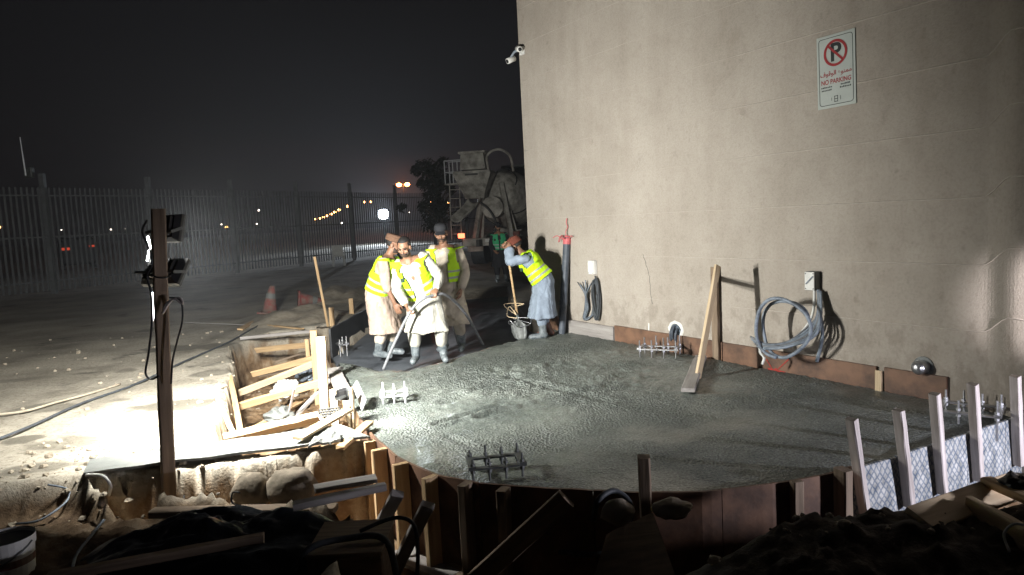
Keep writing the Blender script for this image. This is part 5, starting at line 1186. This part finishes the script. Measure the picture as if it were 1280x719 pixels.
# cables and hoses on the ground
def groundline(name, pxs, r, m, label, cat): return tubething(name, [at(*p, r + .012) for p in pxs], r, m, label, cat, 8, 6)
groundline('ground_cable', [(-20, 556), (40, 532), (100, 505), (170, 480), (230, 452), (285, 428), (330, 404), (380, 388)], .013, 'rubber', 'long black cable running across the dusty ground behind the lamp post', 'cable')
groundline('ground_hose', [(-20, 520), (30, 514), (70, 503), (108, 493), (150, 480)], .014, 'stone', 'pale hose lying on the ground left of the lamp post', 'hose')
tubething('pale_cable', [at(108, 594, .03), at(128, 595, .07), at(138, 607, .0), at(137, 622, -.2), at(150, 634, -.3), at(165, 640, -.4)], .012, 'white_plastic', 'pale cable hanging into the orange cut below the grey sheet', 'cable', 6, 6)
tubething('pale_cable', [at(60, 606, .0), at(85, 612, -.08), at(82, 628, -.15), at(50, 650, -.18), at(20, 655, -.18)], .008, 'grey_plastic', 'thin grey cable curling over the dark soil by the bucket', 'cable', 6, 6)
tubething('pale_cable', [at(130, 650, -.2), at(112, 672, -.2), at(95, 695, -.2), at(88, 725, -.2)], .010, 'grey_plastic', 'grey cable running down the dark ledge to the picture bottom', 'cable', 6, 6)
tubething('wire', [at(300, 632, -.1), at(290, 628, -.05), at(291, 616, 0), at(300, 616, 0)], .006, 'black_plastic', 'black wire loop sticking out beside the smaller boulder', 'wire', 6, 6)
# bucket
bc = Vector((-3.13, 4.2, -.36)); bk = thing('bucket', 'dirty white bucket with red band at the lower left picture edge', 'bucket', bc)
MB().tube([bc, bc + Vector((0, 0, .30)), bc + Vector((0, 0, .302)), bc + Vector((0, 0, .36))], [.125, .145, .152, .155], 28, cap=False).build('body', 'white_plastic', bk, smooth=False)
MB().tube([bc + Vector((0, 0, .33)), bc + Vector((0, 0, .335))], [.148, .148], 28).build('contents', 'truck_dark', bk)
MB().tube([bc + Vector((0, 0, .20)), bc + Vector((0, 0, .245))], [.1398, .1428], 28, cap=False).build('band', 'red_plastic', bk)
MB().tube([bc + Vector((.157 * math.cos(a), .157 * math.sin(a), .33 - .16 * max(0, math.sin(a * .5)) )) for a in [math.pi * (1.0 + i / 14) for i in range(15)]], .005, 6).build('handle', 'grey_steel', bk)
# ------------------------------------------------------------------ the yard behind: cones, chair, fence, truck, lamps
def cone(p, label, tilt=None, h=.62):
    mt = Matrix.Translation(p) @ (tilt if tilt else Matrix.Identity(4)); c = thing('traffic_cone', label, 'traffic cone', None, 'battered red traffic cones', mtx=mt)
    lp(MB().box((0, 0, .02), (.42, .42, .04), ch=.01), None, 'base', 'red_plastic', c)
    lp(MB().tube([(0, 0, .04), (0, 0, .2), (.01, .01, .42), (.03, .02, h)], [.16, .13, .09, .055], 18), None, 'body', 'red_plastic', c, True)
    lp(MB().tube([(.006, .006, .33), (.012, .012, .44)], [.112, .092], 18, cap=False), None, 'band', 'sheet_grey', c, True); return c
cone(at(337, 392, 0), 'battered red traffic cone standing on the dusty ground', Matrix.Rotation(R(7), 4, 'Y'), .60)
cone(at(378, 382, 0) + Vector((-.1, 0, .15)), 'red traffic cone knocked over behind the pit', Matrix.Rotation(R(20), 4, 'Z') @ Matrix.Rotation(R(97), 4, 'Y'))
def spoilheap(px, py, rx, ry, h, label, sd):
    p = at(px, py, 0); mb = MB(); n = 22; vs = []
    for j in range(n + 1):
        for i in range(n + 1):
            u, v = i / n * 2 - 1, j / n * 2 - 1; q = max(0, 1 - u * u - v * v)
            vs.append((p.x + u * rx, p.y + v * ry, -.02 + h * q * (1 + .6 * noise.noise((u * 2.5, v * 2.5, sd))) + .03 * noise.noise((u * 9, v * 9, sd))))
    w = n + 1; mb.add(vs, [(j * w + i, j * w + i + 1, (j + 1) * w + i + 1, (j + 1) * w + i) for j in range(n) for i in range(n)]); return tag(mb.build('spoil_heap', 'stone', smooth=True, origin=p), label, 'spoil heap')
spoilheap(372, 398, 1.0, 1.4, .22, 'low heap of dug soil and stones beside the fallen red cone', 4); spoilheap(425, 372, .9, 1.6, .28, 'low heap of dug soil behind the black formwork', 9)
for px, py, lb, s in [(424, 333, 'white plastic chair standing alone near the fence', 1.0), (381, 318, 'pale plastic chair farther off, half lost in the dark by the fence', .9)]:
    p = at(px, py, 0); mt = Matrix.Translation(p) @ Matrix.Rotation(R(200), 4, 'Z') @ Matrix.Scale(s * 1.1, 4)
    c = thing('plastic_chair', lb, 'chair', None, 'plastic chairs by the fence', mtx=mt)
    lp(MB().box((0, 0, .43), (.46, .44, .03), ch=.01), None, 'seat', 'white_plastic', c); lp(MB().box((0, -.23, .66), (.46, .03, .44), Matrix.Rotation(R(8), 3, 'X'), ch=.01), None, 'backrest', 'white_plastic', c)
    for sx in (-1, 1):
        for sy in (-1, 1): lp(MB().tube([(sx * .20, sy * .19, .42), (sx * .24, sy * .23, 0)], [.022, .02], 8), None, 'leg', 'white_plastic', c)
        lp(MB().tube(smoothpts([(sx * .23, -.22, .66), (sx * .25, 0, .66), (sx * .24, .2, .62), (sx * .23, .2, .42)], 4), .018, 8), None, 'armrest', 'white_plastic', c)
# palisade fence
def fp(Y, z=0): return Vector((-28.8 + .53 * Y, Y, z))
fy = [24.7 + 3.47 * k for k in range(-1, 11)]; fd = (fp(30) - fp(20)).normalized(); fn = Vector((fd.y, -fd.x, 0))
fn_ = thing('palisade_fence', 'tall grey palisade fence of vertical pales running along the yard', 'fence', fp(fy[0]))
post = None
for y in fy:
    if post is None: post = MB().box(fp(y, 2.02), (.16, .16, 4.14)).build('post', 'fence', fn_); y0 = y
    else:
        q = post.copy(); col.objects.link(q); q.parent = fn_; q.location = fp(y) - fp(y0)
pan = None
for a, b2 in zip(fy, fy[1:]):
    if pan is None:
        mb = MB(); L = (fp(b2) - fp(a)).length; n = 22
        for i in range(1, n): p = fp(a).lerp(fp(b2), i / n); mb.beam(p + Vector((0, 0, .12)), p + Vector((0, 0, 3.62)), .07, .014, up=fn, ch=0)
        pan = mb.build('pale_panel', 'fence', fn_); r0 = a
        mb = MB()
        for z in (.45, 1.95, 3.35): mb.beam(fp(a, z) + fd * .08 + fn * .03, fp(b2, z) - fd * .08 + fn * .03, .05, .07, up=fn, ch=0)
        rail = mb.build('rails', 'fence', fn_)
    else:
        for s_ in (pan, rail):
            q = s_.copy(); col.objects.link(q); q.parent = fn_; q.location = fp(a) - fp(r0)
o = MB().tube([fp(24.2, 4.0) + fn * .1, fp(24.2, 5.25) + fn * .1 - fd * .05], [.03, .015], 6).build('antenna', 'white_steel', origin=fp(24.2, 4)); tag(o, 'thin white antenna rod rising above a fence post', 'antenna')
o = MB().box(fp(24.3, 4.1) + fn * .1, (.28, .2, .36), ch=.03).build('lamp_box', 'grey_steel', origin=fp(24.3, 4.1)); tag(o, 'small grey box on the fence post below the antenna', 'box')

# mixer truck, seen from behind
TY = 28.0; tm = Matrix.Translation((-.78, TY, 0)) @ Matrix.Rotation(R(-12), 4, 'Z')
tk = thing('mixer_truck', 'pale concrete mixer truck seen from behind with hopper and chute', 'truck', None, mtx=tm)
dr = Matrix.Rotation(R(-12), 3, 'X'); dc = Vector((.25, .75, 2.95)); prof = [(0, .42), (.05, .62), (.5, .88), (1.2, 1.14), (2.0, 1.18), (3.2, 1.0), (4.2, .7), (4.3, .3)]
rg = [[dc + dr @ Vector((r * math.cos(2 * math.pi * i / 32), y, r * math.sin(2 * math.pi * i / 32))) for i in range(32)] for y, r in prof]
drum = lp(MB().loft(rg), None, 'drum', 'truck_paint', tk, True)
for k in range(3):
    pts = []
    for i in range(26):
        y = .2 + 3.8 * i / 25; r = np.interp(y, [p[0] for p in prof], [p[1] for p in prof]) + .005; a = k * 2.1 + y * 1.4; pts.append(dc + dr @ Vector((r * math.cos(a), y, r * math.sin(a))))
    q = MB().tube(pts, .03, 5); g = bpy.data.objects.new('drum_seam', q.mesh('drum_seam', 'truck_dark')); col.objects.link(g); g.parent = drum
hc = Vector((-.42, -.15, 0)); hop = [[hc + Vector((sx * w, sy * d + dy, z)) for sx, sy in ((-1, -1), (1, -1), (1, 1), (-1, 1))] for w, d, dy, z in ((.38, .25, .1, 2.62), (.42, .3, .05, 2.8), (.74, .46, 0, 3.55), (.70, .46, 0, 3.66))]
lp(MB().loft(hop), None, 'hopper', 'truck_paint', tk)
hd_ = [[hc + Vector((sx * w, sy * d + .08, z)) for sx, sy in ((-1, -1), (1, -1), (1, 1), (-1, 1))] for w, d, z in ((.50, .32, 3.72), (.44, .34, 4.30), (.52, .40, 4.32), (.52, .40, 4.40))]
lp(MB().loft(hd_), None, 'charge_hood', 'truck_paint', tk)
lp(MB().box(hc + Vector((0, -.43, 3.52)), (.5, .10, .07)), None, 'slot', 'truck_dark', tk)
mb = MB(); pts = smoothpts([(-.42, -.3, 2.65), (-.55, -.75, 2.35), (-.95, -1.15, 1.95)], 5); rgs = []
for p in pts: rgs.append([p + Vector((.26 * math.cos(a), .0, .22 * math.sin(a))) for a in [math.pi + math.pi * i / 10 for i in range(11)]] + [p + Vector((.23 * math.cos(a), .0, .19 * math.sin(a))) for a in [2 * math.pi - math.pi * i / 10 for i in range(11)]])
lp(mb.loft(rgs), None, 'chute', 'truck_paint', tk, True)
for sx in (-1, 1):
    q = MB(); q.beam((.2 + sx * .75, -.2, .9), (.1 + sx * .35, .55, 3.2), .16, .16); q.beam((.2 + sx * .75, .9, .9), (.1 + sx * .38, .6, 3.1), .12, .12); lp(q, None, 'pedestal_frame', 'truck_paint', tk)
    lp(MB().box((.2 + sx * .42, 3.0, .92), (.12, 8.0, .26)), None, 'chassis_rail', 'truck_dark', tk)
    for y in (1.4, 2.75):
        w_ = lp(MB().tube([(.2 + sx * .68, y, .52), (.2 + sx * 1.22, y, .52)], .52, 24), None, 'wheel', 'rubber', tk); g = MB().tube([(.2 + sx * 1.222, y, .52), (.2 + sx * 1.23, y, .52)], .27, 18)
        o = bpy.data.objects.new('rim', g.mesh('rim', 'grey_steel')); col.objects.link(o); o.parent = w_
    q = [[Vector((.2 + sx * (.95 + dx), 2.07 + 1.45 * math.cos(a), .55 + .72 * math.sin(a))) for dx in (-.32, .32)] + [Vector((.2 + sx * (.95 + dx), 2.07 + 1.41 * math.cos(a), .55 + .68 * math.sin(a))) for dx in (.32, -.32)] for a in [math.pi * i / 12 for i in range(13)]]
    lp(MB().loft(q), None, 'mudguard', 'truck_paint', tk)
lp(MB().box((.2, -.42, .95), (2.3, .12, .3), ch=.02), None, 'rear_bumper', 'truck_paint', tk)
lp(MB().box((-.98, -.50, 1.22), (.26, .06, .18), ch=.02), None, 'tail_light', 'tail_red', tk); lp(MB().box((1.18, -.50, 1.22), (.26, .06, .18), ch=.02), None, 'tail_light', 'red_plastic', tk)
lp(MB().box((.2, -.49, 1.0), (.5, .03, .12)), None, 'number_plate', 'white_plastic', tk)
mb = MB().box((-1.25, .1, 3.22), (.72, .7, .05))
pf_ = lp(mb, None, 'platform', 'truck_paint', tk)
for sx in (-1.58, -1.25, -.92):
    for y in (-.22, .42): lp(MB().tube([(sx, y, 3.25), (sx, y, 4.12)], .022, 6), None, 'rail_post', 'white_steel', tk)
for z in (3.68, 4.12): lp(MB().tube([(-.92, -.22, z), (-1.58, -.22, z), (-1.58, .42, z), (-.92, .42, z)], .022, 6), None, 'handrail', 'white_steel', tk)
for sx in (-1.40, -1.0): lp(MB().tube([(sx, -.28, 3.2), (sx, -.42, 1.1)], .022, 6), None, 'ladder_rail', 'truck_paint', tk)
for k in range(6): lp(MB().tube([(-1.40, -.29 - .02 * k, 3.0 - .34 * k), (-1.0, -.29 - .02 * k, 3.0 - .34 * k)], .018, 6), None, 'rung', 'truck_paint', tk)
lp(MB().tube(smoothpts([(.15, -.05, 3.5), (.1, -.1, 4.2), (.5, .1, 4.45), (.9, .3, 4.2), (1.0, .4, 3.6)], 5), .05, 8), None, 'water_pipe', 'truck_paint', tk, True)
lp(MB().tube(smoothpts([(-.3, -.3, 2.5), (.1, -.35, 2.2), (.35, -.3, 1.7), (.3, -.4, 1.3)], 5), .045, 8), None, 'hydraulic_hose', 'truck_dark', tk, True)
lp(MB().tube([(.2, -.1, 2.25), (.2, .35, 2.25)], .42, 24), None, 'drum_roller', 'truck_paint', tk)
cab = lp(MB().box((.2, 6.6, 2.0), (2.4, 2.0, 2.5), ch=.12), None, 'cab', 'truck_paint', tk)
# dark outbuilding behind the truck
ob = thing('outbuilding', 'dark grey ribbed outbuilding behind the mixer truck', 'building', (2.0, 37, 0))
MB().box((3.1, 38.5, 2.15), (6.4, 3, 4.3)).build('wall', 'fence', ob); MB().box((3.1, 38.5, 4.4), (6.7, 3.3, .16)).build('roof', 'grey_steel', ob)
for k in range(11): MB().box((.3 + k * .56, 36.97, 2.1), (.12, .055, 4.0)).build('rib', 'fence', ob)
# leaning tarpaulin board by the truck and red barrier
o = sawn('leaning_board', at(636, 336, 0) , atY(662, 296, 24.0), .25, .05, 'old_wood'); tag(o, 'dark board leaning beside the wall behind the shovelling worker', 'board')
# trees
def tree(c, h, r, label, sd):
    rt = random.Random(sd); t = thing('tree', label, 'tree', c); c = Vector(c); mb = MB()
    mb.tube(smoothpts([c, c + Vector((.1, 0, h * .3)), c + Vector((-.1, .1, h * .6)), c + Vector((.1, 0, h * .9))], 4), [.2, .19, .18, .17, .15, .14, .13, .11, .10, .08, .06, .05, .03], 8)
    for k in range(9):
        a = rt.random() * 6.28; z = h * rt.uniform(.3, .75); mb.tube(smoothpts([c + Vector((0, 0, z)), c + Vector((math.cos(a) * r * .4, math.sin(a) * r * .4, z + h * .12)), c + Vector((math.cos(a) * r * .8, math.sin(a) * r * .8, z + h * .18))], 3), .04, 5)
    mb.build('trunk', 'bark', t); cr = MB()
    cl = [(c + Vector((rt.gauss(0, r * .45), rt.gauss(0, r * .45), h * rt.uniform(.35, 1.0))), rt.uniform(.25, .6)) for _ in range(34)]
    for p, q in cl:
        for _ in range(70):
            v = Vector((rt.gauss(0, 1), rt.gauss(0, 1), rt.gauss(0, .8))).normalized() * q * rt.random() ** .4 + p; n = Vector((rt.gauss(0, 1), rt.gauss(0, 1), rt.gauss(0, 1))).normalized(); u = n.orthogonal().normalized(); w = n.cross(u); s = rt.uniform(.05, .11)
            cr.add([v + u * s * 1.6, v + w * s * .6, v - u * s * 1.6, v - w * s * .6], [(0, 1, 2, 3)])
    cr.build('crown', 'leaf', t); return t
tree((-3.3, 35, 0), 4.7, 1.1, 'dark tree standing left of the mixer truck against the night sky', 3)
# distant lamps
def street_lamp(px, py, Y, r, m, label, group=None, lamps=1):
    p = atY(px, py, Y); base = Vector((p.x, p.y, 0)); k = Y / 150
    s = thing('street_lamp', label, 'street lamp', base, group)
    MB().tube([base, Vector((p.x, p.y, p.z * .5)), Vector((p.x, p.y, p.z + .2))], [.12, .10, .07], 8).build('pole', 'grey_steel', s)
    for i in range(lamps):
        dx = (i - (lamps - 1) / 2) * 1.7 * k if lamps > 1 else 0
        if lamps > 1: pass
        q = p + Vector((dx, -.2, 0)); MB().tube([Vector((p.x, p.y, p.z + .18)), q + Vector((0, 0, .18))], .05, 6).build('arm', 'grey_steel', s) if lamps > 1 else None
        MB().sphere(q, (r, r, r * .7), 12, 8).build('lamp', m, s, smooth=True)
street_lamp(504, 231, 150, .52, 'lamp_orange', 'twin headed orange street lamp standing higher than the fence top', None, 2)
nth = ['first', 'second', 'third', 'fourth', 'fifth', 'sixth', 'seventh', 'eighth']
for k, (px, py, Y) in enumerate([(394.7, 274, 500), (400, 273, 470), (404.5, 271.5, 440), (409, 270, 410), (414, 267.7, 375), (418.5, 265.3, 340), (424, 262.5, 300), (435, 258, 240)]):
    street_lamp(px, py, Y, .0021 * Y * (.8 + .04 * k), 'lamp_amber', nth[k] + ' orange street lamp from the left in the far rising row', 'far rising row of street lamps')
for px, py, Y, m, r, lb in [(455.6, 252.7, 260, 'lamp_amber', .0016, 'left one of two orange street lamps above the white floodlight'), (463.8, 252.4, 260, 'lamp_amber', .0018, 'right one of two orange street lamps above the white floodlight'), (533, 258, 200, 'lamp_amber', .0014, 'lower left orange street lamp of the pair nearest the fence end'), (537, 253.5, 200, 'lamp_amber', .0022, 'upper right orange street lamp of the pair nearest the fence end'), (554.7, 255, 160, 'lamp_amber', .0028, 'left orange street lamp of the pair beside the dark tree'), (560, 254, 160, 'lamp_amber', .0018, 'right orange street lamp of the pair beside the dark tree'),
        (283.4, 283.8, 300, 'lamp_amber', .0018, 'lone orange street lamp seen through the fence right of the lamp post'), (277, 280.5, 300, 'lamp_small', .0009, 'tiny pale street lamp just left of the lone orange one'), (289, 281, 300, 'lamp_small', .0008, 'tiny pale street lamp just right of the lone orange one'), (323.5, 263, 250, 'lamp_small', .0015, 'pale street lamp above the gap between the pit and fence'), (321, 280, 250, 'lamp_small', .0011, 'faint pale street lamp lower in the dark fence'), (428, 279, 220, 'lamp_small', .0016, 'white street lamp below the far rising row'), (1, 284, 250, 'lamp_amber', .0018, 'orange street lamp at the left picture edge'), (77, 287.5, 300, 'lamp_small', .0008, 'tiny street lamp by the fence post under the antenna'), (139, 287, 300, 'lamp_small', .0011, 'left tiny street lamp between the antenna and lamp post'), (157.5, 286, 300, 'lamp_small', .0010, 'right tiny street lamp between the antenna and lamp post'), (511.5, 265.6, 200, 'lamp_small', .0008, 'tiny street lamp right of the white floodlight')]:
    street_lamp(px, py, Y, r * Y, m, lb)
p = atY(479, 268, 75); fl = thing('yard_floodlight', 'dazzling white floodlight shining through the far fence', 'floodlight', (p.x, p.y, 0))
MB().tube([(p.x, p.y, 0), (p.x, p.y, p.z + .3)], [.12, .08], 8).build('pole', 'grey_steel', fl); MB().box(p + Vector((0, .12, 0)), (1.15, .16, 1.1), ch=.03).build('housing', 'grey_steel', fl); MB().tube([p, p + Vector((0, -.03, 0))], .50, 24).build('lens', 'lamp_white', fl)
glow_light('lamp_glow', p + Vector((0, -.35, 0)), 22000, (.80, .90, 1), .35)
q = atY(504, 231, 150); glow_light('lamp_glow', q + Vector((0, -1, -.2)), 12000, (1, .20, .04), .5)
# van beyond the fence with its tail lights on
vm = Matrix.Translation(at(101, 318, .8).normalized() * 0 + Vector((-26.9, 45, 0))) @ Matrix.Rotation(R(33), 4, 'Z'); vn = thing('parked_van', 'dark van beyond the fence with faint red tail light', 'van', None, mtx=vm)
lp(MB().box((0, 1.8, 1.15), (1.9, 4.6, 1.7), ch=.15), None, 'body', 'black_plastic', vn); lp(MB().box((0, -.52, 1.62), (1.5, .04, .5), ch=.02), None, 'rear_window', 'black_plastic', vn)
lp(MB().box((-.62, -.53, 1.32), (.55, .05, .16), ch=.02), None, 'tail_light', 'tail_dim', vn); lp(MB().box((.75, -.53, 1.42), (.30, .05, .12), ch=.02), None, 'tail_light', 'tail_dim', vn)
for sx in (-.85, .85):
    for y in (.4, 3.2): lp(MB().tube([(sx - .1, y, .34), (sx + .1, y, .34)], .34, 18), None, 'wheel', 'rubber', vn)

# night haze over the yard, faintly lit by the lamps
hz = MB().box((0, 260, 5.5), (900, 620, 17)); o = hz.build('haze', 'fence'); m, nt, b = newmat('haze'); nt.nodes.remove(b)
v = N(nt, 'ShaderNodeVolumePrincipled'); v.inputs['Color'].default_value = (.82, .86, .92, 1); v.inputs['Density'].default_value = .0013; v.inputs['Anisotropy'].default_value = .2
nt.links.new(v.outputs[0], nt.nodes['Material Output'].inputs['Volume']); o.data.materials.clear(); o.data.materials.append(m); tag(o, 'thin night haze over the lit yard', 'haze', kind='stuff')
